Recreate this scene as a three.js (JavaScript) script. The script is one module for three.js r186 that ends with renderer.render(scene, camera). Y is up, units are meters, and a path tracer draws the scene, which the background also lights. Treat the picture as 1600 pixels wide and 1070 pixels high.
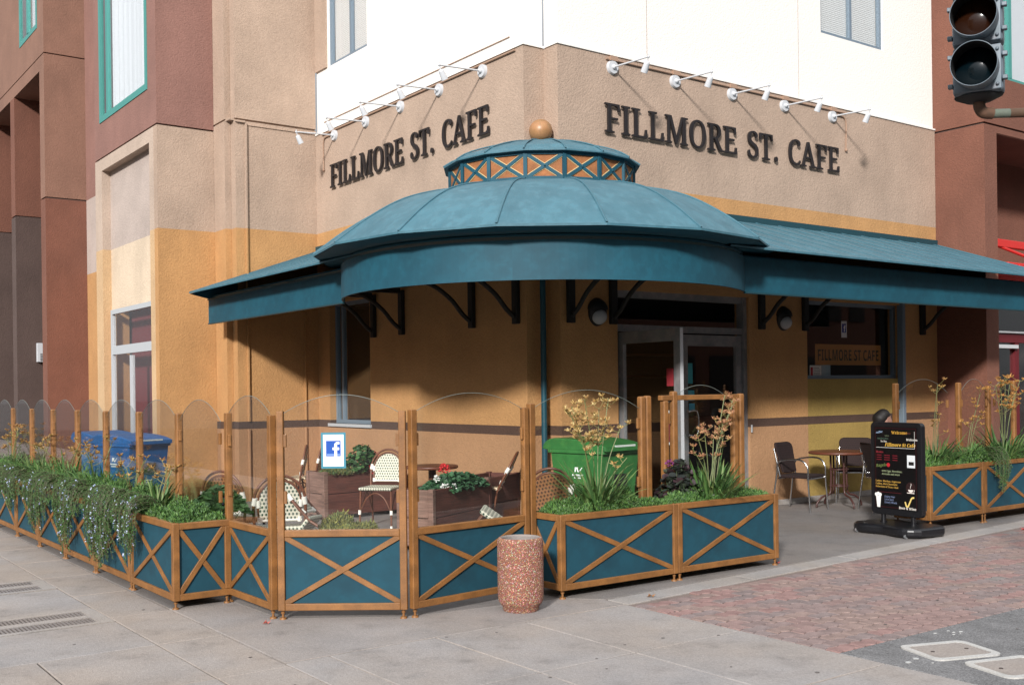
import * as THREE from 'three';
import { RoundedBoxGeometry } from 'three/addons/geometries/RoundedBoxGeometry.js';
import { TextGeometry } from 'three/addons/geometries/TextGeometry.js';
import { FontLoader } from 'three/addons/loaders/FontLoader.js';
import { MarchingCubes } from 'three/addons/objects/MarchingCubes.js';
import { mergeGeometries } from 'three/addons/utils/BufferGeometryUtils.js';

// ---------------------------------------------------------------- camera, sky, sun, exposure
const scene = new THREE.Scene();
const camera = new THREE.PerspectiveCamera(35.34, 1600 / 1070, 0.1, 900);
camera.position.set(0, 1.6, 0);
camera.rotation.order = 'YXZ';
camera.rotation.y = -0.633324;
camera.rotation.z = -0.0125;
camera.setViewOffset(1600, 1070, 0, -74, 1600, 1070);
camera.updateProjectionMatrix();

const SUN = new THREE.Vector3(-1, 0.58, 0.78).normalize();
function makeSky() {
  const w = 256, h = 128, d = new Float32Array(w * h * 4), v = new THREE.Vector3();
  for (let j = 0; j < h; j++) for (let i = 0; i < w; i++) {
    const th = (j + 0.5) / h * Math.PI, ph = (i + 0.5) / w * Math.PI * 2;
    const y = -Math.cos(th), s = Math.sin(th);
    v.set(s * Math.cos(ph - Math.PI), y, s * Math.sin(ph - Math.PI));
    const c = Math.max(0, v.dot(SUN));
    const L = 0.07 + 0.64 * Math.max(0, y) + 0.12 * Math.pow(c, 3) + 0.4 * Math.pow(c, 24);
    const k = (j * w + i) * 4;
    d[k] = L * 0.97; d[k + 1] = L; d[k + 2] = L * 1.05; d[k + 3] = 1;
  }
  const t = new THREE.DataTexture(d, w, h, THREE.RGBAFormat, THREE.FloatType);
  t.mapping = THREE.EquirectangularReflectionMapping;
  t.magFilter = t.minFilter = THREE.LinearFilter;
  t.needsUpdate = true;
  return t;
}
scene.background = makeSky();
scene.environment = scene.background;
const sun = new THREE.DirectionalLight(new THREE.Color(1, 0.97, 0.935), 2.6);
sun.position.copy(SUN).multiplyScalar(40).add(new THREE.Vector3(8, 0, -9));
sun.target.position.set(8, 0, -9);
sun.castShadow = true;
sun.shadow.radius = 10;
sun.shadow.mapSize.set(4096, 4096);
Object.assign(sun.shadow.camera, { left: -22, right: 22, top: 18, bottom: -18, near: 1, far: 110 });
scene.add(sun, sun.target);
const renderer = new THREE.WebGLRenderer({ antialias: true });
renderer.setSize(1024, 684);
renderer.toneMapping = THREE.LinearToneMapping;
renderer.toneMappingExposure = 1.9;
renderer.shadowMap.enabled = true;

// ---------------------------------------------------------------- helpers
const PI = Math.PI, V = (x, y, z) => new THREE.Vector3(x, y, z);
let seed = 7;
function rnd() { seed |= 0; seed = seed + 0x6D2B79F5 | 0; let t = Math.imul(seed ^ seed >>> 15, 1 | seed); t = t + Math.imul(t ^ t >>> 7, 61 | t) ^ t; return ((t ^ t >>> 14) >>> 0) / 4294967296; }
const rr = (a, b) => a + (b - a) * rnd();
const reseed = n => { seed = n * 7919 + 13; };
const taken = {};
function numbered(n) { if (!(n in taken)) { taken[n] = 0; return n; } taken[n]++; return n + '_' + String(taken[n]).padStart(3, '0'); }
function tag(o, label, category, group, kind) { if (label) o.userData.label = label; if (category) o.userData.category = category; if (group) o.userData.group = group; if (kind) o.userData.kind = kind; return o; }
function thing(name, label, category, pos = [0, 0, 0], turn = 0, group) {
  const g = new THREE.Group(); g.name = numbered(name); scene.add(g); g.position.set(...pos); g.rotation.y = turn; return tag(g, label, category, group);
}
function plain(g) { if (g.index) g = g.toNonIndexed(); for (const k of Object.keys(g.attributes)) if (!['position', 'normal', 'uv', 'color'].includes(k)) g.deleteAttribute(k); return g; }
function join(list) { if (!Array.isArray(list)) return list; list = list.map(plain); if (list.length === 1) return list[0]; return mergeGeometries(list); }
function uvBox(g) {
  g = plain(g); const p = g.attributes.position, n = g.attributes.normal, u = new Float32Array(p.count * 2);
  for (let i = 0; i < p.count; i++) {
    const ax = Math.abs(n.getX(i)), ay = Math.abs(n.getY(i)), az = Math.abs(n.getZ(i));
    let a, b;
    if (ay >= ax && ay >= az) { a = p.getX(i); b = p.getZ(i); } else if (ax >= az) { a = p.getZ(i); b = p.getY(i); } else { a = p.getX(i); b = p.getY(i); }
    u[2 * i] = a; u[2 * i + 1] = b;
  }
  g.setAttribute('uv', new THREE.BufferAttribute(u, 2)); return g;
}
function mesh(name, geo, mat, parent = scene, keepUv) {
  let g = join(geo); if (!keepUv) g = uvBox(g);
  const m = new THREE.Mesh(g, mat); m.name = parent === scene ? numbered(name) : name; m.castShadow = m.receiveShadow = true; parent.add(m); return m;
}
function structure(name, geo, mat, keepUv) { const m = mesh(name, geo, mat, scene, keepUv); m.userData.kind = 'structure'; return m; }
const each = (name, list, mat, parent) => list.map(g => mesh(name, g, mat, parent));
// boxes by extents
const ext = (x0, x1, y0, y1, z0, z1) => new THREE.BoxGeometry(Math.abs(x1 - x0), Math.abs(y1 - y0), Math.abs(z1 - z0)).translate((x0 + x1) / 2, (y0 + y1) / 2, (z0 + z1) / 2);
const rext = (x0, x1, y0, y1, z0, z1, r = 0.006) => new RoundedBoxGeometry(Math.abs(x1 - x0), Math.abs(y1 - y0), Math.abs(z1 - z0), 2, r).translate((x0 + x1) / 2, (y0 + y1) / 2, (z0 + z1) / 2);
function align(g, a, b) { // geometry along +y of length |ab| centred at origin
  const d = b.clone().sub(a), q = new THREE.Quaternion().setFromUnitVectors(V(0, 1, 0), d.clone().normalize());
  return g.applyQuaternion(q).translate((a.x + b.x) / 2, (a.y + b.y) / 2, (a.z + b.z) / 2);
}
const rod = (a, b, r0, r1 = r0, seg = 8) => align(new THREE.CylinderGeometry(r1, r0, a.distanceTo(b), seg), a, b);
const tube = (pts, r, seg = 24, rs = 7, closed = false) => new THREE.TubeGeometry(new THREE.CatmullRomCurve3(pts, closed, 'centripetal'), seg, r, rs, closed);
const lathe = (pts, seg = 32) => new THREE.LatheGeometry(pts.map(p => new THREE.Vector2(p[0], p[1])), seg);
function extrudeXZ(pts, y0, y1, bevel = 0.004) { // polygon in x,z
  const s = new THREE.Shape(pts.map(p => new THREE.Vector2(p[0], -p[1])));
  const b = bevel; const g = new THREE.ExtrudeGeometry(s, { depth: y1 - y0 - b, bevelEnabled: b > 0, bevelThickness: b, bevelSize: b, bevelOffset: -b, bevelSegments: 1, curveSegments: 6 });
  return g.rotateX(-PI / 2).translate(0, y0, 0);
}
function faceted(list) { // triangles from arrays of points: quads/tris with flat normals
  const p = [];
  for (const f of list) { for (let i = 1; i + 1 < f.length; i++) for (const q of [f[0], f[i], f[i + 1]]) p.push(q.x, q.y, q.z); }
  const g = new THREE.BufferGeometry(); g.setAttribute('position', new THREE.Float32BufferAttribute(p, 3)); g.setAttribute('uv', new THREE.Float32BufferAttribute(new Float32Array(p.length / 3 * 2), 2)); g.computeVertexNormals(); return g;
}
// wall rectangles with openings. axis 'z': face at plane looking +z; axis 'x': face at plane looking -x
function wallGeo(axis, plane, a0, a1, y0, y1, holes = [], th = 0.25) {
  const as = [a0, a1], ys = [y0, y1];
  for (const h of holes) { for (const k of [h[0], h[1]]) if (k > a0 && k < a1) as.push(k); for (const k of [h[2], h[3]]) if (k > y0 && k < y1) ys.push(k); }
  const u = l => [...new Set(l)].sort((p, q) => p - q); const A = u(as), Y = u(ys), out = [];
  for (let i = 0; i + 1 < A.length; i++) {
    let run = null;
    for (let j = 0; j + 1 < Y.length; j++) {
      const ca = (A[i] + A[i + 1]) / 2, cy = (Y[j] + Y[j + 1]) / 2;
      const open = holes.some(h => ca > h[0] && ca < h[1] && cy > h[2] && cy < h[3]);
      if (!open) { if (run && run[3] === Y[j]) run[3] = Y[j + 1]; else { run = [A[i], A[i + 1], Y[j], Y[j + 1]]; out.push(run); } } else run = null;
    }
  }
  return out.map(([p, q, r, s]) => axis === 'z' ? ext(p, q, r, s, plane - th, plane) : ext(plane, plane + th, r, s, p, q));
}
// ---------------------------------------------------------------- textures
function lattice(n, s) { const a = new Float32Array(n * n); let t = s * 9301 + 49297; for (let i = 0; i < n * n; i++) { t = Math.imul(t ^ t >>> 15, 2246822519) + 3266489917 | 0; a[i] = ((t ^ t >>> 13) >>> 0) / 4294967296; } return a; }
const latCache = {};
function noise(x, y, n, s) { // tileable on [0,1)
  const key = n + '_' + s, L = latCache[key] || (latCache[key] = lattice(n, s));
  x = (x - Math.floor(x)) * n; y = (y - Math.floor(y)) * n; const i = Math.floor(x), j = Math.floor(y); let fx = x - i, fy = y - j;
  fx = fx * fx * (3 - 2 * fx); fy = fy * fy * (3 - 2 * fy); const i1 = (i + 1) % n, j1 = (j + 1) % n, i0 = i % n, j0 = j % n;
  return (L[j0 * n + i0] * (1 - fx) + L[j0 * n + i1] * fx) * (1 - fy) + (L[j1 * n + i0] * (1 - fx) + L[j1 * n + i1] * fx) * fy;
}
function fbm(x, y, n, oct, s) { let v = 0, a = 0.5, t = 0; for (let o = 0; o < oct; o++) { v += a * noise(x, y, n, s + o); t += a; a *= 0.55; n *= 2; } return v / t; }
function texture(size, fn, metres, srgb = true) {
  const d = new Uint8Array(size * size * 4);
  for (let j = 0; j < size; j++) for (let i = 0; i < size; i++) {
    let c = fn(i / size, j / size); if (typeof c === 'number') c = [c, c, c]; const k = (j * size + i) * 4;
    for (let q = 0; q < 3; q++) d[k + q] = Math.max(0, Math.min(255, c[q] * 255)); d[k + 3] = 255;
  }
  const t = new THREE.DataTexture(d, size, size); t.wrapS = t.wrapT = THREE.RepeatWrapping; t.magFilter = THREE.LinearFilter; t.minFilter = THREE.LinearMipmapLinearFilter; t.generateMipmaps = true;
  if (srgb) t.colorSpace = THREE.SRGBColorSpace; const m = Array.isArray(metres) ? metres : [metres, metres]; t.repeat.set(1 / m[0], 1 / m[1]); t.needsUpdate = true; return t;
}
const clamp = (v, a = 0, b = 1) => Math.max(a, Math.min(b, v)), mix = (a, b, t) => a + (b - a) * t;
const stuccoBump = texture(512, (x, y) => 0.6 * fbm(x, y, 64, 3, 3) + 0.4 * noise(x, y, 128, 9), 1.3, false);
const stuccoTone = texture(1024, (x, y) => { // mottled paint with faint rain streaks
  const s = fbm(x, y, 8, 5, 21), st = fbm(x * 1.0, y * 0.125 + 0.3, 32, 3, 40), f = noise(x, y, 256, 5);
  return 0.82 + 0.13 * s + 0.04 * (st - 0.5) + 0.06 * f;
}, 3.7);
const paintTone = texture(1024, (x, y) => { const s = fbm(x, y, 8, 6, 61), f = fbm(x, y, 64, 3, 77), sc = Math.pow(fbm(x, y, 24, 4, 90), 4) * 1.4; return [0.74 + 0.22 * s + 0.06 * f + sc * 0.5, 0.78 + 0.2 * s + 0.05 * f + sc * 0.25, 0.79 + 0.19 * s + 0.05 * f + sc * 0.22]; }, 1.9);
const grime = texture(512, (x, y) => 0.25 + 0.5 * fbm(x, y, 8, 5, 31), 1.1, false);
const concreteTone = texture(1024, (x, y) => {
  const s = fbm(x, y, 6, 6, 101), f = noise(x, y, 512, 110), g = noise(x, y, 256, 111), st = Math.pow(fbm(x, y, 14, 4, 120), 5) * 2.2;
  let v = 0.84 + 0.12 * s + 0.09 * (f - 0.5) + 0.07 * (g - 0.5) - st * 0.12; if (noise(x, y, 512, 130) > 0.98) v -= 0.1;
  const w = fbm(x, y, 5, 4, 140) - 0.5; return [v * (1 + 0.05 * w), v, v * (1 - 0.06 * w)];
}, 2.6);
const concreteBump = texture(512, (x, y) => 0.5 * fbm(x, y, 64, 3, 150) + 0.5 * noise(x, y, 256, 151), 0.9, false);
const asphaltTone = texture(512, (x, y) => 0.6 + 0.2 * fbm(x, y, 8, 5, 160) + 0.3 * (noise(x, y, 256, 170) - 0.5), 1.4);
const woodTone = texture(512, (x, y) => { const g = fbm(x * 0.25, y, 48, 4, 180), l = fbm(x, y, 6, 4, 190); const v = 0.62 + 0.35 * g + 0.25 * (l - 0.5); return [v, v * 0.96, v * 0.93]; }, [1.6, 0.35]);
const brickTone = texture(512, (x, y) => { const s = fbm(x, y, 10, 5, 201), f = noise(x, y, 256, 204); return 0.7 + 0.3 * s + 0.16 * (f - 0.5); }, 0.8);
function cellTex(n, size, metres, colours, s) { // exposed pebbles
  const px = [], c = []; let q = s; const R = () => { q = Math.imul(q ^ q >>> 15, 2246822519) + 374761393 | 0; return ((q ^ q >>> 13) >>> 0) / 4294967296; };
  for (let i = 0; i < n * n; i++) { px.push([R(), R(), 0.26 + 0.3 * R()]); c.push(colours[Math.floor(R() * colours.length)].map(v => v * (0.85 + 0.3 * R()))); }
  const eva = (x, y) => { let best = 9, id = 0, rad = 1; const ci = Math.floor(x * n), cj = Math.floor(y * n); for (let a = -1; a < 2; a++) for (let b = -1; b < 2; b++) { const i = (ci + a + n) % n, j = (cj + b + n) % n, k = j * n + i; const dx = ci + a + px[k][0] - x * n, dy = cj + b + px[k][1] - y * n; const d = Math.hypot(dx, dy) / px[k][2]; if (d < best) { best = d; id = k; rad = px[k][2]; } } return [best, c[id]]; };
  return [texture(size, (x, y) => { const [d, col] = eva(x, y); return d < 1.15 ? col : [0.56, 0.38, 0.31]; }, metres), texture(size, (x, y) => { const [d] = eva(x, y); return clamp(1.2 - d * 0.9); }, metres, false)];
}
const [pebbleTone, pebbleBump] = cellTex(40, 768, 0.34, [[0.84, 0.7, 0.62], [0.76, 0.56, 0.47], [0.7, 0.5, 0.42], [0.88, 0.78, 0.71], [0.68, 0.47, 0.40], [0.72, 0.53, 0.45]], 5);
// woven cane: coloured knots on a pale ground
const weave = (ground, knot) => texture(128, (x, y) => { const u = x * 8, v = y * 8, r = Math.floor(v), cx = (u + (r % 2) * 0.5) % 1 - 0.5, cy = v % 1 - 0.5; const on = Math.abs(cx) < 0.2 && Math.abs(cy) < 0.3; const k = on ? knot : ground; const e = 0.9 + 0.1 * Math.cos(cx * 6.28) * Math.cos(cy * 6.28); return k.map(q => q * e); }, 0.25);
// ---------------------------------------------------------------- materials
const lin = (r, g, b) => new THREE.Color().setRGB(r, g, b);
const std = (c, o = {}) => new THREE.MeshStandardMaterial({ color: c, roughness: 0.8, ...o });
const stucco = c => std(c, { map: stuccoTone, bumpMap: stuccoBump, bumpScale: 0.006, roughness: 0.95 });
const M = {
  white: std(lin(0.84, 0.80, 0.75), { bumpMap: stuccoBump, bumpScale: 0.004, roughness: 0.95 }), tan: stucco(lin(0.485, 0.355, 0.27)), yellow: stucco(lin(0.55, 0.295, 0.118)), lower: stucco(lin(0.46, 0.255, 0.13)), band: stucco(lin(0.09, 0.05, 0.035)), cream: stucco(lin(0.72, 0.58, 0.43)), greige: stucco(lin(0.52, 0.43, 0.38)),
  terracotta: stucco(lin(0.30, 0.155, 0.125)), umber: stucco(lin(0.28, 0.15, 0.105)), darkBrown: stucco(lin(0.105, 0.068, 0.058)), olive: stucco(lin(0.40, 0.27, 0.075)), rust: stucco(lin(0.21, 0.085, 0.055)),
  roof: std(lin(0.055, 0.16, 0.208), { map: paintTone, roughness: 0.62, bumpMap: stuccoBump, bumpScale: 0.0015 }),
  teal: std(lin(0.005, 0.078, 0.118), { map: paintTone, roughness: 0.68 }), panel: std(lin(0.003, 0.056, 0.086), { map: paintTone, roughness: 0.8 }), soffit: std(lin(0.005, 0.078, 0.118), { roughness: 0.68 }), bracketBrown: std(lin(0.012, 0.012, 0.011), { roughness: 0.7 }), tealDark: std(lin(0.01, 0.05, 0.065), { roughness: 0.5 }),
  ochre: std(lin(0.32, 0.138, 0.038), { map: brickTone, roughness: 0.55 }), cream2: std(lin(0.66, 0.5, 0.25)), lanternPanel: std(lin(0.44, 0.17, 0.06), { map: brickTone }), ball: std(lin(0.38, 0.195, 0.085), { map: paintTone, roughness: 0.4 }),
  black: std(lin(0.012, 0.012, 0.013), { roughness: 0.55 }), letter: std(lin(0.014, 0.011, 0.012), { roughness: 0.5 }), grey: std(lin(0.28, 0.28, 0.285), { metalness: 0.3, roughness: 0.45, map: paintTone }), alu: std(lin(0.55, 0.56, 0.57), { metalness: 0.6, roughness: 0.4 }), chrome: std(lin(0.62, 0.62, 0.62), { metalness: 1, roughness: 0.22 }),
  lampWhite: std(lin(0.55, 0.56, 0.58), { roughness: 0.35 }), conduit: std(lin(0.36, 0.23, 0.16)), blueGrey: std(lin(0.16, 0.21, 0.26), { roughness: 0.5 }), tealFrame: std(lin(0.06, 0.27, 0.24), { roughness: 0.45 }), curtain: std(lin(0.66, 0.69, 0.74)), blind: std(lin(0.7, 0.71, 0.72)), whiteFrame: std(lin(0.46, 0.48, 0.50), { roughness: 0.4 }), red: std(lin(0.55, 0.03, 0.025), { roughness: 0.4 }), redDark: std(lin(0.12, 0.012, 0.016), { roughness: 0.45 }),
  glass: new THREE.MeshPhysicalMaterial({ color: lin(0.985, 0.99, 0.985), roughness: 0.01, transmission: 1, thickness: 0, ior: 1.5, metalness: 0 }),
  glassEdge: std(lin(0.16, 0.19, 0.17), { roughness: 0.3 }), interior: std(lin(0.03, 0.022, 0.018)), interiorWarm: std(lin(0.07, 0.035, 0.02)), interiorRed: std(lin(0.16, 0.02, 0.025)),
  concrete: std(lin(0.375, 0.34, 0.32), { map: concreteTone, bumpMap: concreteBump, bumpScale: 0.004, roughness: 0.9 }), concreteWarm: std(lin(0.385, 0.335, 0.30), { map: concreteTone, bumpMap: concreteBump, bumpScale: 0.004, roughness: 0.9 }), concretePatio: std(lin(0.35, 0.312, 0.29), { map: concreteTone, bumpMap: concreteBump, bumpScale: 0.004, roughness: 0.9 }), kerb: std(lin(0.40, 0.365, 0.34), { map: concreteTone, bumpMap: concreteBump, bumpScale: 0.004, roughness: 0.9 }), concreteShaded: std(lin(0.24, 0.215, 0.20), { map: concreteTone, bumpMap: concreteBump, bumpScale: 0.004, roughness: 0.9 }), yellowSunlit: stucco(lin(0.64, 0.43, 0.24)), tanSunlit: stucco(lin(0.55, 0.43, 0.345)), joint: std(lin(0.12, 0.10, 0.09)),
  asphalt: std(lin(0.075, 0.075, 0.078), { map: asphaltTone, bumpMap: concreteBump, bumpScale: 0.006, roughness: 0.95 }), apron: std(lin(0.36, 0.355, 0.36), { map: asphaltTone, bumpMap: concreteBump, bumpScale: 0.006, roughness: 0.93 }),
  paintWhite: std(lin(0.55, 0.55, 0.54), { map: concreteTone }), iron: std(lin(0.30, 0.27, 0.26), { roughness: 0.6, metalness: 0.3, map: concreteTone }), ironDark: std(lin(0.06, 0.045, 0.04)),
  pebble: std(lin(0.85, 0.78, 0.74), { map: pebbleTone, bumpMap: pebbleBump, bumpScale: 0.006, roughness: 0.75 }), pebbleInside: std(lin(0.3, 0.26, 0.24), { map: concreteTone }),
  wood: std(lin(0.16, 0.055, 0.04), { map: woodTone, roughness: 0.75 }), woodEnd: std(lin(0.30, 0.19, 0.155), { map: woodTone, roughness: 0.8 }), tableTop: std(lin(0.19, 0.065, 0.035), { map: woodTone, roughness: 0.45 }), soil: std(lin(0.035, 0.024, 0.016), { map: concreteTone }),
  cane: std(lin(0.24, 0.09, 0.045), { roughness: 0.4, map: woodTone }), binding: std(lin(0.80, 0.77, 0.70)), weaveGreen: std(lin(1, 1, 1), { map: weave([0.92, 0.9, 0.82], [0.12, 0.27, 0.2]), roughness: 0.6 }), weaveBrown: std(lin(1, 1, 1), { map: weave([0.9, 0.83, 0.7], [0.5, 0.3, 0.2]), roughness: 0.6 }), weaveTan: std(lin(1, 1, 1), { map: weave([0.62, 0.42, 0.26], [0.25, 0.13, 0.08]), roughness: 0.6 }), weaveBlack: std(lin(0.75, 0.55, 0.55), { map: weave([0.2, 0.13, 0.12], [0.08, 0.05, 0.05]), roughness: 0.85 }),
  binGreen: std(lin(0.04, 0.185, 0.045), { roughness: 0.45, map: paintTone }), binBlue: std(lin(0.01, 0.12, 0.36), { roughness: 0.45, map: paintTone }), signalGrey: std(lin(0.16, 0.20, 0.235), { roughness: 0.42, map: paintTone }), signalInside: std(lin(0.012, 0.013, 0.014), { roughness: 0.7, side: THREE.DoubleSide }), rustPipe: std(lin(0.11, 0.06, 0.035), { map: paintTone, roughness: 0.8 }), greenPipe: std(lin(0.12, 0.15, 0.12), { map: paintTone }),
  leaf: std(lin(1, 1, 1), { vertexColors: true, roughness: 0.6, side: THREE.DoubleSide }), petal: std(lin(1, 1, 1), { vertexColors: true, roughness: 0.7, side: THREE.DoubleSide }),
  skin: std(lin(0.42, 0.22, 0.16), { roughness: 0.6 }), cloth: std(lin(0.014, 0.014, 0.017), { roughness: 0.95 }), hair: std(lin(0.012, 0.009, 0.008), { roughness: 0.6 }), scarf: std(lin(0.02, 0.22, 0.34), { roughness: 0.9 })
};
const glassMat = M.glass;
// ================================================================ ground
{
  structure('street', ext(-260, 260, -0.35, -0.15, -260, 260), M.asphalt);
  const walk = structure('sidewalk', ext(-1.9, 30, -0.14, -0.02, -60, -2.2), M.joint);
  const kerb = structure('kerb', [rext(-2.05, -1.904, -0.16, 0, -60, -2.06, 0.02), rext(-1.9, 30, -0.16, 0, -2.196, -2.06, 0.02)], M.kerb);
  const slab = (pts, mat, name = 'paving_slab', top = 0) => mesh(name, extrudeXZ(pts, -0.03, top, 0.004), mat, walk);
  const rect = (x0, x1, z0, z1, g = 0.0055) => [[x0 + g, z0 + g], [x1 - g, z0 + g], [x1 - g, z1 - g], [x0 + g, z1 - g]];
  reseed(3);
  const xs = [0.06, 0.78, 1.5, 2.22, 2.66], zs = [-2.2, -2.72, -3.75, -4.8, -5.86]; for (let z = -6.9; z > -17; z -= 1.04) zs.push(z);
  for (let i = 0; i + 1 < xs.length; i++) for (let j = 0; j + 1 < zs.length; j++) {
    if (i < 3 && i > 0 && zs[j + 1] < -7.5 && zs[j] > -10.1) continue;
    slab(rect(xs[i], xs[i + 1], zs[j + 1], zs[j]), i === 3 || j > 3 ? M.concreteWarm : M.concrete, 'paving_slab', rr(-0.002, 0.001));
  }
  slab(rect(0.78, 2.22, -7.78, -6.9), M.concrete); slab(rect(0.78, 1.3, -10.02, -7.78), M.concreteWarm); slab(rect(1.3, 2.22, -9.42, -8.4), M.concrete, 'vault_cover', -0.002);
  slab(rect(-1.9, 0.06, -17, -2.2), M.concrete, 'pavement_field'); slab(rect(-1.9, 2.66, -60, zs[zs.length - 1]), M.concreteWarm, 'pavement_field'); slab(rect(0.78, 2.22, -11.06, -10.02), M.concreteWarm);
  const cx = [2.66, 2.95, 3.71, 4.44, 5.38], cz = [-5.93, -4.82, -3.72, -2.9, -2.2];
  for (let i = 0; i < 4; i++) for (let j = 0; j < 4; j++) slab(rect(cx[i], cx[i + 1], cz[j], cz[j + 1]), M.concrete, 'paving_slab', rr(-0.002, 0.001));
  // patio inside the fence, then the pale edging along the brick strip
  const lineA = x => -5.93 - 0.062 * Math.max(0, x - 5.4), lineB = x => lineA(x) - 0.24;
  slab([[2.67, -5.94], [5.38, -5.94], [5.38, -6.17], [5.16, -6.42], [3.9, -6.6], [3.16, -7.12], [3.14, -8.0], [2.67, -8.0]], M.concretePatio, 'pavement_field');
  slab([[5.385, -6.18], [12.2, lineB(12.2) - 0.01], [30, lineB(30) - 0.01], [30, -16], [2.67, -16], [2.67, -8.006], [3.146, -8.006], [3.166, -7.125], [3.904, -6.606], [5.165, -6.426]], M.concreteShaded, 'patio_floor');  // awning shade painted in: floor colour darker than the strip outside the fence
  for (let x = 5.4, k = 0; x < 18; x += 1.52, k++) slab([[x + 0.004, lineA(x) - 0.004], [x + 1.512, lineA(x + 1.512) - 0.004], [x + 1.512, lineB(x + 1.512) + 0.006], [x + 0.004, lineB(x) + 0.006]], M.kerb, 'edging_slab', rr(-0.002, 0.001));
  // wavy red pavers
  const L = 0.226, W = 0.113, a = 0.011;
  const paver = (l, cut) => { const s = new THREE.Shape(), n = Math.round(l / (L / 4)), g = 0.0022; for (let i = 0; i <= n; i++) { const x = clamp(-l / 2 + i * L / 4, -l / 2 + g, l / 2 - g); s[i ? 'lineTo' : 'moveTo'](x, W / 2 - g + (i % 2 ? a : -a)); } for (let i = n; i >= 0; i--) s.lineTo(clamp(-l / 2 + i * L / 4, -l / 2 + g, l / 2 - g), -W / 2 + g + (i % 2 ? a : -a)); return uvBox(new THREE.ExtrudeGeometry(s, { depth: 0.05, bevelEnabled: true, bevelThickness: 0.003, bevelSize: 0.003, bevelOffset: -0.003, bevelSegments: 1 }).rotateX(-PI / 2).translate(0, -0.053, 0)); };
  const full = [0, 1, 2, 3].map(() => paver(L)), half = paver(L / 2);
  full.forEach((g, k) => { const u = g.attributes.uv; for (let i = 0; i < u.count; i++) u.setXY(i, u.getX(i) + k * 0.21, u.getY(i) + k * 0.33); });
  const tones = [[0.36, 0.24, 0.22], [0.33, 0.24, 0.225], [0.375, 0.265, 0.235], [0.31, 0.24, 0.23], [0.385, 0.235, 0.215], [0.345, 0.26, 0.23], [0.30, 0.265, 0.25], [0.355, 0.265, 0.22]].map(c => std(lin(...c), { map: brickTone, bumpMap: concreteBump, bumpScale: 0.003, roughness: 0.9 }));
  const bed = mesh('paver_bed', extrudeXZ([[5.39, -5.93], [16, lineA(16)], [16, -4.05], [5.39, -4.05]], -0.03, -0.012, 0), std(lin(0.25, 0.19, 0.165), { map: concreteTone }), walk);
  const rest = {}; let list = [];
  for (let r = 0; ; r++) {
    const z = -4.05 - W / 2 - r * W; if (z < -6.7) break;
    for (let i = 0; i < 48; i++) {
      const odd = r % 2, isHalf = odd && i === 0, x = 5.39 + (odd ? (i === 0 ? L / 4 : L / 2 + (i - 0.5) * L) : (i + 0.5) * L); if (x > 16 || z - W / 2 < lineA(x)) continue;
      list.push([x, z, isHalf, Math.hypot(x, z)]);
    }
  }
  list.sort((p, q) => p[3] - q[3]);
  list.forEach(([x, z, h, d], k) => {
    const t = Math.floor(clamp(fbm(x * 0.13 + 0.4, z * 0.13, 8, 3, 301) * 9 - 1.2 + rr(-1.6, 1.6), 0, 7.99)), g = h ? half : full[Math.floor(rnd() * 4)], y = rr(-0.004, 0.001), tx = rr(-0.008, 0.008), tz = rr(-0.008, 0.008);
    if (k < 300) { const m = new THREE.Mesh(g, tones[t]); m.name = 'paver'; m.position.set(x, y, z); m.rotation.set(tx, 0, tz); m.castShadow = m.receiveShadow = true; walk.add(m); }
    else (rest[t] = rest[t] || []).push(g.clone().rotateX(tx).rotateZ(tz).translate(x, y, z));
  });
  for (const t in rest) { const m = mesh('far_pavers', rest[t], tones[t], walk, true); m.userData.kind = 'stuff'; }
  // dark apron at the kerb ramp
  const lid = (x, z, w, d) => [[x, z], [x + w, z], [x + w, z + d], [x, z + d]];
  slab([[5.385, -4.046], [30, -4.046], [30, -2.2], [5.385, -2.2]], M.apron, 'dark_apron', -0.003);
  reseed(11);
  const box = (label, x, z, turn) => {
    const t = thing('utility_cover', label, 'utility cover', [x, 0.0, z], turn, 'utility covers set in the dark paving');
    const rs = (w, d, r) => { const s = new THREE.Shape(); s.moveTo(-w + r, -d); s.lineTo(w - r, -d); s.quadraticCurveTo(w, -d, w, -d + r); s.lineTo(w, d - r); s.quadraticCurveTo(w, d, w - r, d); s.lineTo(-w + r, d); s.quadraticCurveTo(-w, d, -w, d - r); s.lineTo(-w, -d + r); s.quadraticCurveTo(-w, -d, -w + r, -d); return s; };
    const o = rs(0.235, 0.19, 0.07); o.holes.push(rs(0.195, 0.15, 0.05));
    mesh('rim', new THREE.ExtrudeGeometry(o, { depth: 0.014, bevelEnabled: false, curveSegments: 6 }).rotateX(-PI / 2).translate(0, -0.008, 0), M.paintWhite, t);
    mesh('lid', new THREE.ExtrudeGeometry(rs(0.192, 0.147, 0.048), { depth: 0.011, bevelEnabled: false, curveSegments: 6 }).rotateX(-PI / 2).translate(0, -0.008, 0), M.concretePatio, t);
    each('lifting_hole', [new THREE.CylinderGeometry(0.012, 0.012, 0.004, 10).translate(0.12, 0.004, 0), new THREE.CylinderGeometry(0.012, 0.012, 0.004, 10).translate(-0.12, 0.004, 0)], M.ironDark, t);
  };
  box('rounded pale utility cover beside the red brick strip, bigger stained lid', 5.93, -3.66, -0.35); box('rounded pale utility cover nearest the road kerb, touching its twin', 5.88, -3.21, -0.3);
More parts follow.
